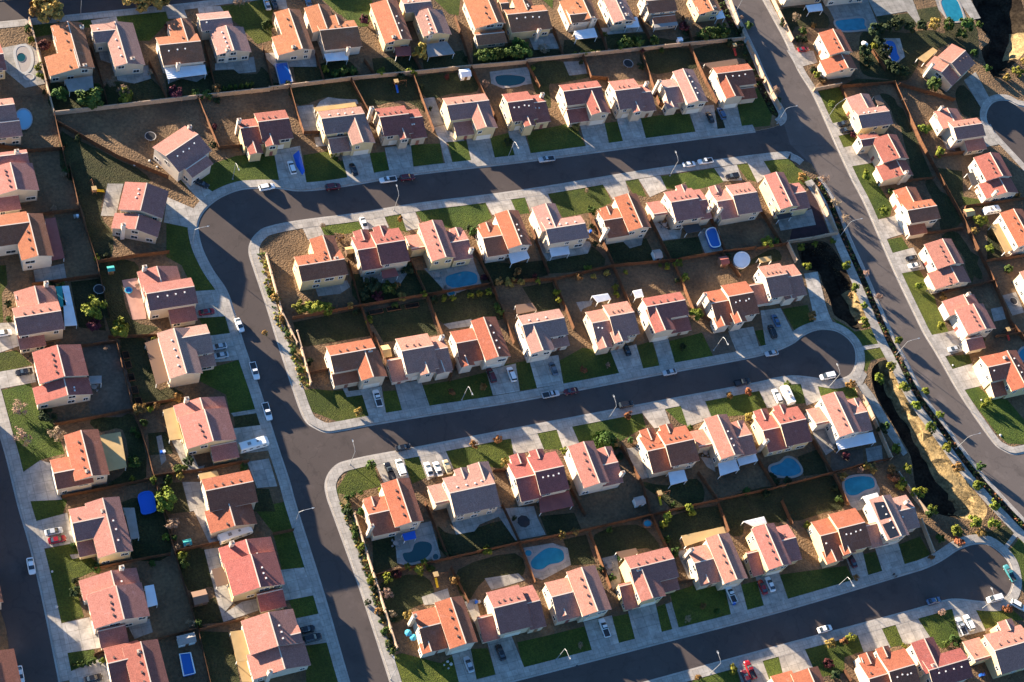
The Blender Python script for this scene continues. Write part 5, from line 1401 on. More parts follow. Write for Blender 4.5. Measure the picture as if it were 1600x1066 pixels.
# tile x y height radius kind
TR = '''
11 300 118 8 4.6 l;11 245 100 7 3.6 l;11 810 40 8 4.4 l;11 940 25 8 4.6 l;11 880 30 7 3.4 o;11 1425 40 5 2.4 b;11 355 590 4.2 2.6 g;11 535 620 5.5 3.8 g;11 750 590 3 2.2 y;11 655 510 3 1.8 b;11 735 560 3.4 2.2 b
11 265 290 3 2.0 m;11 1160 570 2.4 1.4 g;11 1225 580 2.4 1.8 g;11 1285 545 2.8 2 o;11 1332 540 2.4 .7 g;11 1365 535 2.4 .7 g;11 1400 532 2.4 .7 g;11 1435 528 2.4 .7 g;11 1465 522 2.4 .7 g;11 1495 518 2.4 .7 g
11 1045 570 3 1.8 m;11 230 410 2.2 1.1 y;11 240 460 2 1 y;11 185 250 2.4 1.2 y;11 165 180 2.4 1.2 g;11 1000 170 2 1.2 m
21 965 345 5.8 2.6 l;21 470 450 2.4 1.4 g;21 520 440 2.6 1.8 g;21 575 435 2.4 1.5 g;21 1340 360 4.2 2.6 g;21 1430 345 4.2 2.5 g;21 1500 340 4.2 2.4 g;21 1560 330 4.2 2.6 g;21 925 440 2.4 1.6 y;21 740 440 2.4 1.6 y;21 640 140 3 1.8 m;21 65 180 4 2 g;21 460 925 2.4 1.3 y;21 500 950 2 1 b;21 845 440 2 1.1 g;21 1500 860 2.4 1.4 d;21 1130 470 2.4 1 m
21 1390 350 4.2 2.6 g;21 1590 335 4.6 2.8 g;31 40 310 4.6 3.0 g;31 0 330 3.8 2.2 g;31 640 285 3.6 2 g;31 690 270 4.2 2.4 g;31 745 275 3.8 2.2 g;31 835 265 3.4 2 g;31 1125 230 3.8 2.4 g;31 1180 225 4.2 2.6 g;31 1240 210 5 3 g;31 1400 170 3 1.6 g;31 440 325 2 1 y;31 480 320 2 1 y;31 510 318 2 1 y;31 370 330 1.8 .8 y;31 410 325 1.8 .8 y;31 185 300 2 2 b;31 1040 160 4 2.2 b;31 1010 180 3.2 1.8 m;31 1560 560 3 1.4 b;31 1350 190 2.4 1.2 d;31 375 770 2.4 1.4 l;31 285 620 2 1 y
12 545 880 5.5 3.8 y;12 710 990 4.6 3.0 y;12 50 830 2 1.1 d;12 55 920 2 1 g;12 575 555 2 1 y;12 560 960 2.6 2 m;12 820 720 2 1 b
13 985 1020 4.6 3.1 y;13 830 470 2.8 1.7 o;13 925 450 2 1 l;13 855 550 2.4 1.1 g;13 1065 825 2.8 1.4 g;13 1065 870 2.6 1.2 l;13 1000 880 2.2 1.4 g;13 130 640 4 2.4 b;13 340 630 4 2.6 b;13 275 510 2.6 2.2 d;13 115 470 3 2.2 b;13 800 780 2.6 2 g;13 910 890 2.4 1 y;13 1055 395 2.4 1.4 l;13 790 590 2 1 g;13 1120 775 2.4 1.6 d
14 1080 325 2.6 1.3 y;14 1180 725 2.2 1.1 g;14 1035 215 2 .9 g;14 1030 140 3 1.8 b;14 440 975 1.4 .8 g;14 470 970 1.4 .8 g;14 500 963 1.4 .8 g;14 528 955 1.4 .8 g;14 555 948 1.4 .8 g;14 450 540 2.4 1.4 d;14 445 470 2 1 d;14 1050 275 2 1 b;14 575 400 1.8 1.2 g;14 610 945 1.6 .9 y;14 440 260 1.8 .9 g
22 260 860 2.8 2.2 y;22 320 855 2.8 2.3 y;22 385 850 3.2 2.4 y;22 430 868 2.4 1.6 y;22 785 745 3.6 2.3 g;22 865 785 2.2 1.3 l;22 115 800 2.6 1.6 l;22 998 775 2.4 1.1 y;22 1440 700 2.2 1.5 l;22 1500 700 2.4 1.7 l;22 852 330 3 1.1 o;22 1290 405 3 1.6 g;22 1260 380 2.4 1 d;22 680 730 3 2.4 d;22 640 780 2.6 1.8 d;22 900 620 2.6 2.0 d;22 720 790 2.4 1.6 m;22 555 840 2.2 1.2 l;22 1550 640 2.4 1.1 o;22 155 920 2.4 1.2 o;22 1570 700 2.2 1.2 l;22 830 720 2.4 1.1 o
22 1112 800 2.6 .9 y;22 1165 795 2.6 .9 y;22 1272 780 2.6 .9 y;22 1322 772 2.6 .9 y;22 1378 758 2.6 .9 y;22 1430 850 2.6 1 g;22 1445 880 2.6 1 g;22 485 440 2.6 1.3 b;22 395 360 1.8 .9 b;22 500 430 2 1.2 l;22 50 1000 1.8 .8 l
32 1510 465 3.4 2.2 y;32 980 590 2.6 1.5 y;32 1020 672 2.6 1.6 y;32 1090 895 3.2 2.3 y;32 25 640 2.4 1.1 o;32 560 645 2.2 1.2 l;32 395 670 2.2 1.3 o;32 480 665 2 1 l;32 260 760 2.2 1 y;32 275 810 2.2 1 y;32 610 730 2 1 y;32 920 605 2 1 y;32 620 770 2 1 y;32 670 640 1.8 .8 y;32 150 690 2 1 y;32 490 470 2 1 d;32 465 280 3 1.6 g;32 1020 120 2 .9 b;32 440 150 1.6 .8 b
42 262 500 2.8 1.5 y;42 300 610 3 1.6 y;42 530 605 3 1.5 y;42 580 735 3 1.5 y;42 640 845 2.8 1.4 y;42 645 945 3 1.7 y;42 840 1050 2.8 1.3 y;42 650 75 3 1.3 y;42 755 285 3.2 1.7 y;42 965 725 2.8 1.3 y;42 1090 960 2.6 1.3 y;42 1105 790 2.8 1.2 o;42 400 95 3.4 1.5 b;42 465 240 3.4 1.6 b;42 520 325 3 1.4 b;42 650 650 2.6 1.2 b;42 725 790 2.8 1.5 b;42 1325 340 3.8 2.2 y;42 1385 505 3.2 1.7 y;42 1500 620 2.4 1.3 g;42 1290 400 2.6 1.6 l;42 1030 750 2.4 1.4 b;42 330 900 2.4 1.4 l;42 270 80 3 1.6 l;42 1550 180 2.6 1.4 l;42 800 160 2 1.1 g;42 350 470 2.2 .9 y;42 455 455 2.2 .9 y;42 560 780 1.8 .9 o
43 795 215 3.2 1.6 y;43 725 288 3.2 1.5 y;43 875 338 3.2 1.6 y;43 945 448 3.2 1.6 y;43 1030 580 3.4 1.7 y;43 1125 695 3.2 1.6 y;43 1310 925 3.4 1.8 y;43 1410 1045 3.4 1.9 y;43 1195 815 2.8 1.7 l;43 1003 360 2.8 1.2 y;43 1087 500 2.8 1.2 y;43 1325 810 3.4 1.5 g;43 840 60 3 1.2 g;43 765 570 3 1.4 g;43 825 705 3.2 1.5 y;43 890 825 3 1.5 y;43 955 965 3.4 2 y;43 800 825 3.2 1.9 o;43 815 875 2.8 1.6 o;43 860 915 3 1.8 y;43 510 865 2.6 1.3 l;43 690 820 2.4 1.6 l;43 560 320 2.8 1.5 o;43 1370 425 2.6 1.4 y;43 1350 440 2 1 y;43 745 585 3 1.6 d;43 860 170 2.6 1 b;43 1400 395 1.6 .7 l;43 655 800 2.2 1.2 l;43 490 1000 2.4 1.2 g;43 1035 1063 3 1.6 y;43 530 740 2.4 1.5 m;43 1350 50 1.6 .8 g;43 180 318 2.2 1.1 y
23 605 485 2.6 1.3 l;23 680 805 3.6 1.3 g;23 1345 340 2.8 1.3 o;23 1160 365 2.4 1.2 o;23 1285 680 2.8 1.3 o;23 1435 650 2.6 1.2 o;23 185 20 2 1 g;23 220 120 2 1 g;23 260 230 2 1 g;23 540 990 1.8 1 g;23 575 970 1.8 1 g;23 740 945 1.6 .8 y;23 1480 780 2.4 1.4 l;23 620 960 1.8 .9 g
33 553 650 5.6 3.1 g cone;33 605 665 2.2 1.7 l;33 683 505 2.8 1.3 o;33 420 235 2.6 1.3 o;33 1285 385 2.6 1.2 o;33 1395 360 2.8 1.3 o;33 305 720 2.6 1.1 y;33 1055 575 1.8 .9 g;33 565 200 2 1 b;33 700 650 2 1 g;33 1400 510 2.4 1.3 l;33 1050 1050 2.4 1.4 y;33 1390 950 2 1.2 g;33 330 900 1.6 .8 d;33 1010 90 2 1.2 d
24 960 415 2.8 1.6 y;24 775 455 2.8 1.5 y;24 1175 470 3 1.4 l;24 770 550 2.8 1.7 b;24 630 270 2.4 1.2 y;24 675 470 2.4 1.1 y;24 620 60 2.2 1.1 g;24 545 60 2 1.1 d;24 660 600 1.8 1 d;24 720 650 2 1.1 l;24 760 770 2 1.1 g;24 900 680 2.6 1.4 l;24 800 670 2.2 1.3 b;24 1370 290 2 1.3 y;24 1000 360 2 1.2 y;24 900 385 2 1.1 y;24 840 430 1.8 1.2 m;24 540 40 2 1 g;24 590 160 2 1 g;24 700 520 2 1 d;24 790 850 2 1 d;24 810 890 2 1 g
34 910 100 3 1.5 y;34 895 135 2.4 1.2 y;34 915 225 2.4 1.1 g;34 1055 55 2.8 1.6 y;34 1305 1000 2.6 1.3 y;34 960 305 2.6 1.5 g;34 290 195 2 1.2 l;34 370 180 2 1.2 l;34 1040 695 2.2 1.2 b;34 1100 1045 2 1 o;34 400 855 2 1 b;34 640 340 2 .9 g;34 1130 620 1.8 1 o;34 1210 650 1.8 1 g;34 520 400 2.2 1 d
44 555 815 3 1.5 y;44 437 845 2.6 1.5 l;44 520 830 2.4 1.2 o;44 1185 180 3 1.9 y;44 1298 125 3 2.0 y;44 1412 135 3 2.0 y;44 1340 185 2.4 1.4 l;44 1200 245 2.8 1.5 o;44 1025 70 3 1.6 g;44 1088 220 2.8 1.2 g;44 1100 660 2.4 1.2 b;44 1490 640 2.4 1.3 o;44 1180 830 2.4 2 g;44 1130 840 2 1.3 g;44 300 140 2.2 1 y;44 590 450 1.8 .9 o;44 430 960 1.6 1.4 m;44 1040 330 2 1 o;44 1600 770 2 1.3 y;44 470 1030 2 1.3 d;44 880 860 1.8 .9 y
41 700 205 4.5 2.6 d;41 760 190 4.5 2.4 d;41 830 170 4.8 2.6 d;41 900 190 4.5 2.4 d;41 970 180 4.5 2.4 d;41 1050 165 4.5 2.4 l;41 1130 175 4.8 2.4 g;41 1235 175 5.5 2.6 g;41 1210 225 4 2 g;41 1320 160 3 1.4 g;41 720 270 4 2.4 d;41 760 330 4.2 2.6 d;41 820 440 4.5 2.8 d;41 780 400 3.8 2.2 d;41 870 450 3.6 2 d;41 640 330 4 2.4 d;41 660 390 3.4 2 d;41 700 290 3 1.3 y;41 1050 520 4.2 2.8 g;41 1000 780 3 2.1 y;41 1085 920 3 2.0 y;41 440 640 3 1.5 y;41 360 460 2.6 1.4 y;41 340 430 2.4 1.4 d;41 400 490 1.8 1.2 l;41 115 550 3 1.4 b;41 1370 425 3 1.6 g;41 1290 330 3 1.4 g;41 1550 440 3 2 y;41 1590 380 2.8 1.6 l;41 1490 470 2.2 1.4 l;41 650 1055 2.8 1.5 y;41 230 120 3.2 1.6 b;41 280 190 2 1.3 g;41 250 240 2 1.2 d;41 290 245 2 1.2 d;41 880 610 2.2 1.1 b;41 575 815 2 1.1 m;41 620 870 2.4 1.2 d;41 340 160 2 1 l;41 160 130 2 1.1 d
'''
for ln in TR.strip().replace('\n', ';').split(';'):
    a = ln.split(); tree(a[0], float(a[1]), float(a[2]), float(a[3]), float(a[4]) * 1.12, a[5], len(a) > 6)
prnd = random.Random(21)
for ln in FENCES.strip().splitlines():
    k, t, q = ln.split(' ', 2); pl = PTS(q)
    for a, b in zip(pl, pl[1:]):
        A, B = T(t, *a), T(t, *b); L = (B - A).length; d = (B - A) / max(L, .1); nn = Vector((-d.y, d.x, 0))
        if L < 6: continue
        for i in range(int(L / 9)):
            if prnd.random() < .5: continue
            p = A + d * prnd.uniform(1, L - 1) + nn * prnd.choice((-1, 1)) * prnd.uniform(1.0, 1.8); u = PJ(p)
            if not (0 < u[0] < 1600 and 0 < u[1] < 1066) or len(EXTRA) > 84: continue
            if any((h['c'] - Vector((p.x, p.y, h['c'].z))).length < 8 for h in HOUSES): continue
            EXTRA.append(p); tree('0', u[0], u[1], prnd.uniform(1.2, 2.5), prnd.uniform(.7, 1.5), prnd.choice('ddddggmyb'))
# low planting in the beds along the wide road: nobody could count it
def ground_cover(name, path, d0, d1, n, kinds, label, seed):
    r = random.Random(seed); s = sum((b - a).length for a, b in zip(path, path[1:])); mb = MB()
    for i in range(n):
        q = r.uniform(0, s)
        for a, b in zip(path, path[1:]):
            l_ = (b - a).length
            if q <= l_: break
            q -= l_
        u = (b - a).normalized(); nn = Vector((-u.y, u.x, 0)); c = a + u * q + nn * r.uniform(d0, d1); R = r.uniform(.25, .6); m = r.randrange(len(kinds))
        for k in range(26):
            d = Vector((r.gauss(0, 1), r.gauss(0, 1), abs(r.gauss(0, 1)))).normalized(); p = c + d * R * r.uniform(.6, 1); p.z = KZ + d.z * R * r.uniform(.7, 1.1)
            e = d.orthogonal().normalized(); f = d.cross(e); w_ = r.uniform(.10, .2); mb.face([p - e * w_, p + f * w_, p + e * w_, p - f * w_], m)
    c = path[len(path) // 2]; o = mb.build(name, [LEAF[k] for k in kinds], None, (c.x, c.y, KZ)); tag(o, label, 'ground cover', kind='stuff')
s = orient(L_RRL, blk_c); seg = [p for p in L_RRL[9:] if PJ(p)[1] < 860]
ground_cover('ground_cover', seg, 1.2 * s, 3.1 * s, 420, 'dgo', 'low mixed shrubs filling the planter left of the wide road', 1)
s = orient(B_UP, blk_w)
ground_cover('ground_cover', B_UP[:-8], 2.8 * s, 5.2 * s, 170, 'ddg', 'low dark shrubs in the planter by the tan wall at the top', 2)
wl = [T('22', *q) for q in PTS('40,520 130,880 220,1066')] + [T('23', *q) for q in PTS('300,320')]
ground_cover('ground_cover', wl, -1.6, 1.2, 160, 'gyl', 'scrubby green ground cover outside the tan wall by the bend', 3)
wl = [T('24', *q) for q in PTS('525,0 610,230 720,560 815,880')]
ground_cover('ground_cover', wl, -1.4, 1.4, 260, 'dggl', 'scrubby ground cover outside the tan wall of the lower side street', 4)
def tufts(hole, vl, n, label, seed):
    r = random.Random(seed); mb = MB(); pts = [(p, min(vl, key=lambda q: (q - p).length)) for p in hole]
    pts = [(p, q) for p, q in pts if (p - q).x > .3 * (p - q).length]
    dep = BASINS[seed][2]
    for i in range(n):
        k = r.randrange(len(pts) - 1); p, q = pts[k]; p2, q2 = pts[k + 1]; f = r.random(); P0 = p.lerp(p2, f); Q0 = q.lerp(q2, f)
        if (p - p2).length > 12: continue
        t_ = r.uniform(.02, .47); c = P0.lerp(Q0, t_); z = -dep * (t_ / .20 * .2 if t_ < .16 else .2 + (t_ - .16) / .32 * .66) + .1
        for j in range(7):
            a = r.uniform(0, 6.28); h = r.uniform(.2, .5); d = Vector((math.cos(a), math.sin(a), 0)); b0 = Vector((c.x, c.y, z - .15)); mb.face([b0 - d * .08, b0 + d * .3 + Vector((0, 0, h)), b0 + d * .12 + Vector((0, 0, h * .6))], 0)
    c = hole[0]; o = mb.build('grass_tufts', mat('dry_tufts', (.30, .21, .085), (.18, .13, .06), .6, .95), None, (c.x, c.y, 0)); tag(o, label, 'dry grass', kind='stuff')
tufts(BASINS[1][0], BASINS[1][1], 2600, 'dry golden grass tufts on the bank of the long basin', 1)
tufts(BASINS[0][0], BASINS[0][1], 500, 'dry golden grass tufts on the bank of the small basin', 0)
# ------------------------------------------------------------------ things in the yards
def thing(nm, t, x, y, label, cat, parts, rz=0, z=0.6, zb=KZ + .01):
    g = T(t, x, y, z); o = empty(nm, (g.x, g.y, zb), math.radians(rz))
    for pn, mb, m in parts: link(pn, mb.mesh(pn, m), o)
    tag(o, label, cat); return o
def trampoline(t, x, y, label, R=2.0):
    a, b, c = MB(), MB(), MB(); n = 20; ring = lambda r, z: [(r * math.cos(k * 6.2832 / n), r * math.sin(k * 6.2832 / n), z) for k in range(n)]
    a.idx(ring(R * .86, .86), [tuple(range(n))]); v = ring(R * .86, .87) + ring(R, .9); b.idx(v, [(k, (k + 1) % n, n + (k + 1) % n, n + k)[::-1] for k in range(n)])
    for k in range(6): q = (R * .96 * math.cos(k * 1.047), R * .96 * math.sin(k * 1.047)); c.tube([(*q, 0), (*q, .88)], .04, 5)
    thing('trampoline', t, x, y, label, 'trampoline', [('mat', a, M['black']), ('rim_pad', b, M['grey'] if 'grey' in M else M['covergrey']), ('leg_frame', c, M['steel'])])
trampoline('11', 895, 815, 'round black trampoline behind the angled corner house', 1.7)
trampoline('31', 690, 382, 'round black trampoline in a bare dirt yard of the upper row', 1.8)
trampoline('42', 1535, 805, 'round black trampoline on a concrete pad near the right edge', 1.5)
trampoline('12', 590, 735, 'faint round trampoline beside the yellow-green willow', 1.6)
def umbrella(t, x, y, m, label, R=1.5):
    a, b = MB(), MB(); n = 8; v = [(R * math.cos(k * 6.2832 / n), R * math.sin(k * 6.2832 / n), 2.15) for k in range(n)] + [(0, 0, 2.75)]
    a.idx(v, [(k, (k + 1) % n, n) for k in range(n)] + [tuple(range(n))[::-1]]); b.tube([(0, 0, 0), (0, 0, 2.7)], .04, 6); b.tube([(0, 0, 0), (0, 0, .12)], .3, 10)
    thing('patio_umbrella', t, x, y, label, 'umbrella', [('canopy', a, M[m]), ('pole', b, M['steel'])], z=2)
umbrella('34', 68, 112, 'black', 'round black patio umbrella on a pale patio left of the turquoise pool', 1.9)
umbrella('24', 905, 775, 'fabric', 'blue patio umbrella beside the lower left orange house, upper of two', 1.0)
umbrella('24', 935, 802, 'fabric', 'blue patio umbrella beside the lower left orange house, lower of two', 1.0)
umbrella('41', 650, 265, 'white', 'white patio umbrella among dark trees at the top right', 1.4)
def shed(t, x, y, lx, ly, h, rm, wm, label, rz=0):
    a, b, d = MB(), MB(), MB(); a.box((0, 0, 0), lx, ly, h); o_ = .2
    for s in (-1, 1):
        q = [(-lx / 2 - o_, 0, h + ly * .25), (lx / 2 + o_, 0, h + ly * .25), (lx / 2 + o_, s * (ly / 2 + o_), h - .05), (-lx / 2 - o_, s * (ly / 2 + o_), h - .05)]
        if s > 0: q = q[::-1]
        b.face([Vector(p) for p in (q if s < 0 else q)][::-1] if s < 0 else q[::1]); b.face([(p[0], p[1], p[2] - .08) for p in q])
    for s in (-1, 1): a.face([(s * lx / 2, -ly / 2, h), (s * lx / 2, ly / 2, h), (s * lx / 2, 0, h + ly * .25)])
    d.box((0, -ly / 2 - .02, 0), .9, .05, 1.8)
    thing('garden_shed', t, x, y, label, 'shed', [('wall', a, M[wm]), ('roof', b, M[rm]), ('door', d, M['door'])], rz, z=h)
shed('21', 1245, 435, 3.2, 2.8, 2.1, 'coverw', 'white', 'white garden shed just below the long tan block wall')
shed('33', 760, 1000, 2.8, 2.2, 2.0, 'covergrey', 'white', 'grey-roofed garden shed by the fence behind an orange house')
shed('32', 1262, 560, 2.6, 2.6, 2.0, 'coverred', 'brown', 'small red playhouse beside the round white pool')
shed('42', 1275, 275, 3.2, 2.6, 2.2, 'tan', 'brown', 'tan-roofed shed left of the white trailer near the right edge')
shed('14', 1190, 560, 3.4, 3.2, 2.3, 'brown', 'brown', 'brown square gazebo on a pink pad in the second column yards')
shed('14', 1110, 810, 4.2, 2.2, 2.2, 'covergrey', 'white', 'grey-roofed shed beside the white-rimmed blue pool, bottom left')
shed('32', 865, 522, 2.4, 2.8, 1.9, 'covergrey', 'white', 'pale shed by the back fence below the upper street')
shed('23', 775, 110, 2.0, 3.6, 2.0, 'tan', 'brown', 'tan narrow shed between two houses above the middle street')
shed('22', 555, 500, 1.8, 2.0, 2.0, 'tan', 'brown', 'small tan shed left of the red double-roofed house')
shed('14', 1115, 235, 1.8, 1.4, 1.4, 'teal', 'white', 'tiny teal-roofed playhouse on bare dirt beside the trailer')
shed('12', 660, 610, 1.6, 1.4, 2.0, 'teal', 'brown', 'tiny teal-roofed play fort in a dark left yard')
shed('31', 1000, 235, 1.4, 1.4, 1.7, 'coverw', 'white', 'tiny white shed by the tan wall near the upper right')
def swing(t, x, y, sl, label, rz=0):
    a, b = MB(), MB()
    for s in (-1, 1): a.tube([(s * 1.4, -.9, 0), (s * 1.4, 0, 2.2)], .06, 5); a.tube([(s * 1.4, .9, 0), (s * 1.4, 0, 2.2)], .06, 5)
    a.tube([(-1.5, 0, 2.2), (1.5, 0, 2.2)], .06, 5); a.box((-2.1, 0, 1.1), 1.2, 1.2, .1)
    for sx in (-2.65, -1.55):
        for sy in (-.55, .55): a.box((sx, sy, 0), .1, .1, 2.4)
    for k in (-.6, .5): a.tube([(k - .2, 0, 2.2), (k - .2, 0, .5)], .02, 4); a.tube([(k + .2, 0, 2.2), (k + .2, 0, .5)], .02, 4); a.box((k, 0, .45), .5, .25, .05)
    b.idx([(-2.4, -.6, 1.15), (-1.8, -.6, 1.15), (-1.8, -3.0, .2), (-2.4, -3.0, .2), (-2.4, -.6, 1.0), (-1.8, -.6, 1.0), (-1.8, -3.0, .05), (-2.4, -3.0, .05)], [(3, 2, 1, 0), (0, 1, 5, 4), (1, 2, 6, 5), (2, 3, 7, 6), (3, 0, 4, 7), (4, 5, 6, 7)])
    for sx in (-2.42, -1.78): b.idx([(sx, -.6, 1.15), (sx, -3, .2), (sx, -3, .4), (sx, -.6, 1.35)], [(0, 1, 2, 3)])
    c = MB(); c.prism([(-2.8, -.7), (-1.4, -.7), (-1.4, .7), (-2.8, .7)], 2.4, 2.5)
    thing('swing_set', t, x, y, label, 'swing set', [('frame', a, M['wood']), ('slide', b, M[sl]), ('canopy', c, M['tan'])], rz)
swing('21', 865, 500, 'bluep', 'wooden play set with a blue slide in the upper row yards')
swing('12', 550, 118, 'yellow', 'wooden swing set with a yellow slide in the wide left yard', 90)
swing('24', 1105, 430, 'yellow', 'play set with a yellow slide near the lower side street')
swing('33', 905, 960, 'yellow', 'play set with a yellow slide behind the house with white cover')
swing('42', 1520, 980, 'redp', 'orange wooden play set by the fence at the right edge')
swing('31', 1345, 285, 'redp', 'brown wooden play set in the corner lot by the wide road')
def bed(t, x, y, lx, ly, label, rz=0):
    a, b = MB(), MB()
    for sx, sy, l1, l2 in ((0, -ly / 2, lx, .12), (0, ly / 2, lx, .12), (-lx / 2, 0, .12, ly), (lx / 2, 0, .12, ly)): a.box((sx, sy, 0), l1, l2, .4)
    b.prism([(-lx / 2 + .05, -ly / 2 + .05), (lx / 2 - .05, -ly / 2 + .05), (lx / 2 - .05, ly / 2 - .05), (-lx / 2 + .05, ly / 2 - .05)], 0, .3)
    o = thing('raised_bed', t, x, y, label, 'garden bed', [('frame', a, M['wood']), ('soil', b, M['soilshade'])], rz); o['group'] = 'raised garden beds'
for i, (x, y) in enumerate(((715, 862), (820, 842), (930, 826))): bed('22', x, y, 4.2, 1.4, ('left', 'middle', 'right')[i] + ' one of three wooden garden beds along the back fence')
for i, (x, y) in enumerate(((750, 130), (763, 188), (782, 262), (803, 338), (825, 405))): bed('13', x, y, 1.7, 2.2, ('topmost', 'second', 'third', 'fourth', 'lowest')[i] + ' of five wooden garden beds by the left yards fence')
def tarp(t, s, m, label, nm='tarp', cat='tarp', z=.25):
    q = ccw([T(t, *p) for p in PTS(s)]); c = sum(q, Vector()) / len(q); mb = MB(); n = len(q); r = random.Random(4)
    mb.face([(p.x, p.y, KZ + .02 + r.uniform(.1, z)) for p in q]) if n == 3 else [mb.face([(q[i].x, q[i].y, KZ + .05), (q[(i + 1) % n].x, q[(i + 1) % n].y, KZ + .05), (c.x, c.y, KZ + z + .3)]) for i in range(n)]
    o = mb.build(nm, M[m], None, (c.x, c.y, KZ)); tag(o, label, cat)
tarp('21', '220,925 255,895 290,1020 275,1045 240,990', 'bluetarp', 'blue tarpaulin lying beside the white car on a driveway', z=.5)
def bins(t, x, y, label, ms=('bluep', 'covergrey'), rz=0):
    for i, m in enumerate(ms):
        a, b = MB(), MB(); a.idx([(-.25, -.28, 0), (.25, -.28, 0), (.25, .28, 0), (-.25, .28, 0), (-.3, -.34, 1.0), (.3, -.34, 1.0), (.3, .34, 1.0), (-.3, .34, 1.0)], [(3, 2, 1, 0), (0, 1, 5, 4), (1, 2, 6, 5), (2, 3, 7, 6), (3, 0, 4, 7)]); b.box((0, 0, 1.0), .68, .76, .08)
        o = thing('wheelie_bin', t, x + i * 16, y - i * 2, label + (', left of the pair' if i == 0 else ', right of the pair'), 'bin', [('body', a, M[m]), ('lid', b, M[m])]); o['group'] = 'bins beside the houses'
bins('34', 1320, 600, 'bin beside a house above the bottom street')
bins('24', 1310, 592, 'bin by the lower orange house')
bins('13', 960, 712, 'blue and white bin in a dark yard', ('bluep', 'coverw'))
bins('12', 445, 300, 'bin against the left yards fence', ('covergrey', 'coverw'))
bins('44', 1340, 1025, 'bin beside the lower right house', ('bluep', 'bluep'))
bins('32', 450, 390, 'bin beside the tan house below the upper street', ('covergrey', 'bluep'))
def table(t, x, y, label, m='covergrey', rz=0):
    a, b, c = MB(), MB(), MB(); a.tube([(0, 0, .70), (0, 0, .75)], .75, 14); b.tube([(0, 0, 0), (0, 0, .7)], .06, 6)
    for k in range(4):
        x_, y_ = 1.15 * math.cos(k * 1.571 + .5), 1.15 * math.sin(k * 1.571 + .5); c.box((x_, y_, .40), .5, .5, .06, k * 1.571 + .5); c.box((x_ * 1.2, y_ * 1.2, .40), .06, .5, .5, k * 1.571 + .5); c.box((x_, y_, 0), .4, .4, .4, k * 1.571 + .5)
    o = thing('patio_table', t, x, y, label, 'table', [('tabletop', a, M[m]), ('pedestal', b, M['steel']), ('seats', c, M[m])], rz); o['group'] = 'patio tables'
for a in (('22', 1080, 650, 'patio table left of the bright blue pool'), ('32', 905, 350, 'patio table on the paved side yard, upper row'), ('24', 830, 240, 'dark patio table beside the kidney-shaped pool'), ('43', 450, 670, 'patio table on the paved yard left of the clover pool'), ('33', 1150, 715, 'dark patio table beside a white-covered house'), ('21', 1170, 795, 'patio table in a shaded front court'), ('34', 580, 380, 'patio table on the shaded side patio'), ('13', 560, 325, 'blue patio table behind a maroon house')): table(*a)
def rocks(t, pts, label):
    r = random.Random(len(label)); 
    for i, (x, y) in enumerate(PTS(pts)):
        mb = MB(); R = r.uniform(.3, .6); v = [(R * r.uniform(.7, 1) * math.cos(k * 1.047), R * r.uniform(.7, 1) * math.sin(k * 1.047), zz) for zz in (0, .35 * R) for k in range(6)] + [(0, 0, R * .8)]
        mb.idx(v, [(k, (k + 1) % 6, 6 + (k + 1) % 6, 6 + k) for k in range(6)] + [(6 + k, 6 + (k + 1) % 6, 12) for k in range(6)]); g = T(t, x, y)
        o = link('boulder', mb.mesh('boulder', M['stone']), None, (g.x, g.y, KZ)); tag(o, label, 'boulder', 'garden boulders')
rocks('43', '1345,402 1458,612 1175,195', 'pale boulder on a front lawn right of the wide road')
rocks('14', '310,410 335,620', 'pale boulder on a front lawn of the far left street')
rocks('24', '1120,965 1145,985 1160,960 1140,945', 'pale boulder in the front bed of the lower orange house')
rocks('11', '890,960 935,995 800,985 835,990', 'pale debris beside the angled corner house')
def manhole(t, x, y, label):
    mb = MB(); mb.tube([(0, 0, 0), (0, 0, .012)], .42, 16); g = T(t, x, y); o = link('manhole_cover', mb.mesh('manhole_cover', M['coverdark']), None, (g.x, g.y, .002)); tag(o, label, 'manhole cover')
manhole('24', 535, 512, 'dark round manhole cover in the lower side street'); manhole('24', 390, 972 - 0, 'dark manhole cover near the foot of the side street'); manhole('34', 1365, 838, 'dark manhole cover in the bottom street'); manhole('34', 388, 972, 'dark manhole cover near the bottom street kerb')
def person(t, x, y, label, rz, cl):
    g = T(t, x, y, .9); o = empty('person', (g.x, g.y, RD), math.radians(rz)); mb = MB(); m_ = mat(label.split()[0] + '_clothes', cl, rough=.9)
    loft(mb, [[(x_ + a * c_, b * s_, z) for a, b in ((1, 0), (.7, .7), (0, 1), (-.7, .7), (-1, 0), (-.7, -.7), (0, -1), (.7, -.7))] for x_, c_, s_, z in ((0, .13, .17, .78), (0, .12, .16, .98), (0, .13, .2, 1.25), (0, .11, .21, 1.40), (0, .05, .06, 1.48), (.01, .05, .06, 1.53), (.02, .1, .08, 1.60), (.02, .1, .085, 1.70), (.01, .05, .04, 1.78))])
    for s, f in ((-1, .14), (1, -.12)):
        mb.tube([(0, s * .09, .86), (f * .6 + .04, s * .1, .46), (f, s * .1, .06), (f + .16, s * .1, .03)], [.09, .065, .05, .04], 7)
        mb.tube([(0, s * .2, 1.38), (-f * .3, s * .25, 1.10), (-f * .4 + .1, s * .24, .86), (-f * .4 + .12, s * .24, .76)], [.055, .045, .035, .03], 6)
    b = link('body', mb.mesh('body', m_), o); hr = MB(); hr.tube([(0, 0, 1.70), (0, 0, 1.75), (0, 0, 1.80)], [.105, .1, .04], 8); link('hair', hr.mesh('hair', M['black']), o); tag(o, label, 'person')
person('44', 825, 425, 'dark-clothed person walking on the sidewalk, left of a pair', 200, (.03, .03, .035)); person('44', 838, 438, 'grey-clothed person walking on the sidewalk, right of a pair', 200, (.10, .10, .11))
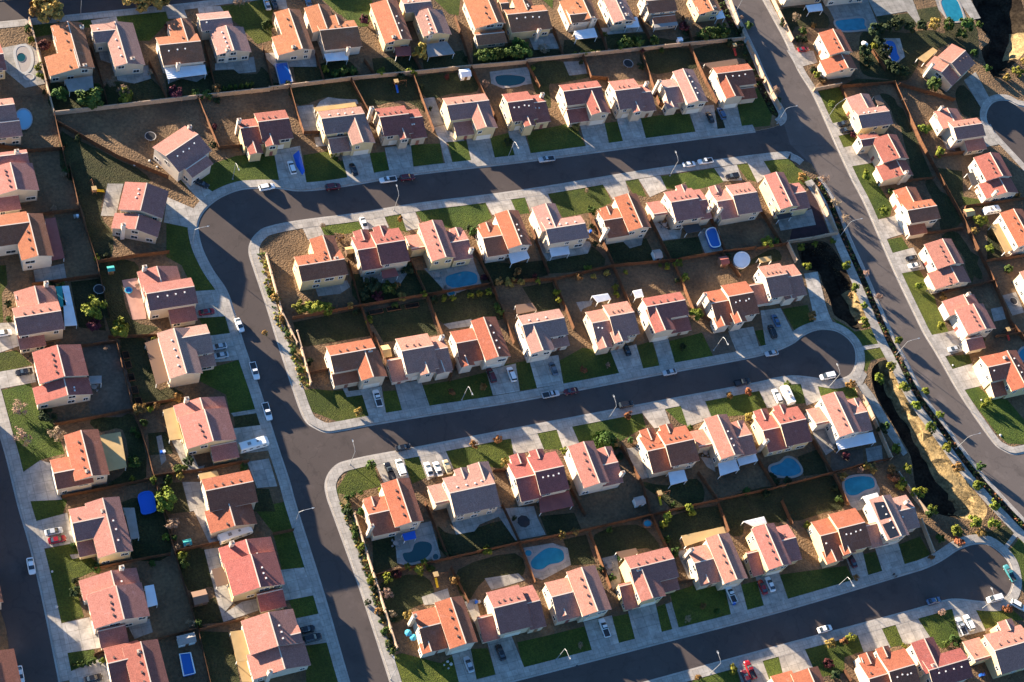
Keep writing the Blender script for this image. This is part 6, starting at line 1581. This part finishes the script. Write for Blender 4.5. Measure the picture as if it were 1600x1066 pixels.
# ------------------------------------------------------------------ labels: every thing told apart by look, then by neighbours
ORD = ['first', 'second', 'third', 'fourth', 'fifth', 'sixth', 'seventh', 'eighth', 'ninth', 'tenth', 'eleventh', 'twelfth', 'thirteenth', 'fourteenth', 'fifteenth', 'sixteenth', 'seventeenth']
ROWS = {'a': ('from the left in the top row', 'of the top row', 0), 'b': ('from the top in the far left column', 'of the left column', 1), 'c': ('from the top in the second column', 'of the second column', 1),
        'd': ('from the left above the upper street', 'above the upper street', 0), 'g': ('from the left below the upper street', 'below the upper street', 0), 'h': ('from the left above the middle street', 'above the middle street', 0),
        'i': ('from the left below the middle street', 'below the middle street', 0), 'j': ('from the left above the bottom street', 'above the bottom street', 0), 'k': ('from the left below the bottom street', 'below the bottom street', 0),
        'e': ('from the top right of the wide road', 'right of the wide road', 1), 'f': ('from the top in the far right column', 'of the far right column', 1), 'l': ('from the top beyond the far left street', 'beyond the far left street', 1), 't': ('from the left beyond the top left street', 'beyond the top left street', 0)}
for row, (lng, sh, ax) in ROWS.items():
    hs = sorted([h for h in HOUSES if h['row'] == row], key=lambda h: PJ(h['c'])[ax])
    for i, h in enumerate(hs):
        h['short'] = ORD[i] + ' house ' + sh; f = h['feat']
        lab = CNAME[h['col']] + '-roofed house' + (' with ' + f if f and ('cover' in f or 'panel' in f) else '') + ', ' + ORD[i] + ' ' + lng
        h['root']['label'] = lab; h['root']['category'] = 'house'; h['root']['group'] = 'two-storey tile-roofed houses'
def near(p):
    return min(HOUSES, key=lambda h: (h['c'] - Vector((p.x, p.y, h['c'].z))).length)
def rel(p, h):
    a, b = PJ(p), PJ(h['c']); dx, dy = a[0] - b[0], a[1] - b[1]
    return ('left of' if dx < 0 else 'right of') if abs(dx) > abs(dy) else ('above' if dy < 0 else 'below')
TD = {o.name: (k, h, R, c) for o, k, h, R, c in TREES}; CD = {o.name: (ty, c, st) for o, ty, c, st in CARS}
def auto(o, w):
    h = near(w); r = rel(w, h); s = 'the ' + h['short']; l = o['label']
    if l == 'T':
        k, ht, R, c = TD[o.name]; size = 'large ' if ht > 4 else 'small ' if ht < 2.2 else ''
        return f"{size}{KN[k]} {'cone-shaped tree' if c else 'shrub' if ht < 2.6 else 'tree'} {r} {s}"
    if l == 'C':
        ty, c, st = CD[o.name]; n = {'sedan': 'car', 'suv': 'estate car', 'van': 'van', 'pickup': 'pickup truck'}[ty]
        return f"{c} {n} {'parked at the kerb' if st else 'on the driveway'} {r if st else 'by'} {s}"
    if l == 'F': return f"red-brown wooden fence {r} {s}"
    if l == 'B': return f"tan block wall {r} {s}"
    if l == 'S': return f"grey street lamp with bent arm {r} {s}"
    return l
for o, k in SURFO:
    w = o.location; h = near(w); r = rel(w, h)
    ad = {'l': 'green front lawn', 'n': 'shaded back-yard grass', 'd': 'dull grass strip', 'c': 'concrete driveway', 'p': 'pink patio', 'y': 'dry grass strip', 'z': 'grey bare dirt', 'm': 'dark mulch bed', 'q': 'tan patio'}[k]
    if o.name.startswith('patio') and k == 'c': ad = 'concrete patio'
    o['label'] = f"{ad} {r} the {h['short']}"; o['category'] = o.name.split('.')[0].replace('_', ' '); o['kind'] = 'structure'
    if '_auto' in o: del o['_auto']
    THINGS.append((o, w.copy()))
byl = {}
for o, w in THINGS:
    o['label'] = auto(o, w); byl.setdefault(o['label'], []).append((o, w))
for l, lst in byl.items():
    if len(lst) < 2: continue
    xs = [PJ(w) for o, w in lst]; ax = 0 if max(x[0] for x in xs) - min(x[0] for x in xs) >= max(x[1] for x in xs) - min(x[1] for x in xs) else 1
    lst.sort(key=lambda q: PJ(q[1])[ax]); n = len(lst); first, last = (('leftmost', 'rightmost') if ax == 0 else ('uppermost', 'lowest'))
    for i, (o, w) in enumerate(lst):
        o['label'] = l + ', ' + (first if i == 0 else last if i == n - 1 else ('middle one' if n == 3 else ORD[i] + (' from left' if ax == 0 else ' from top')))
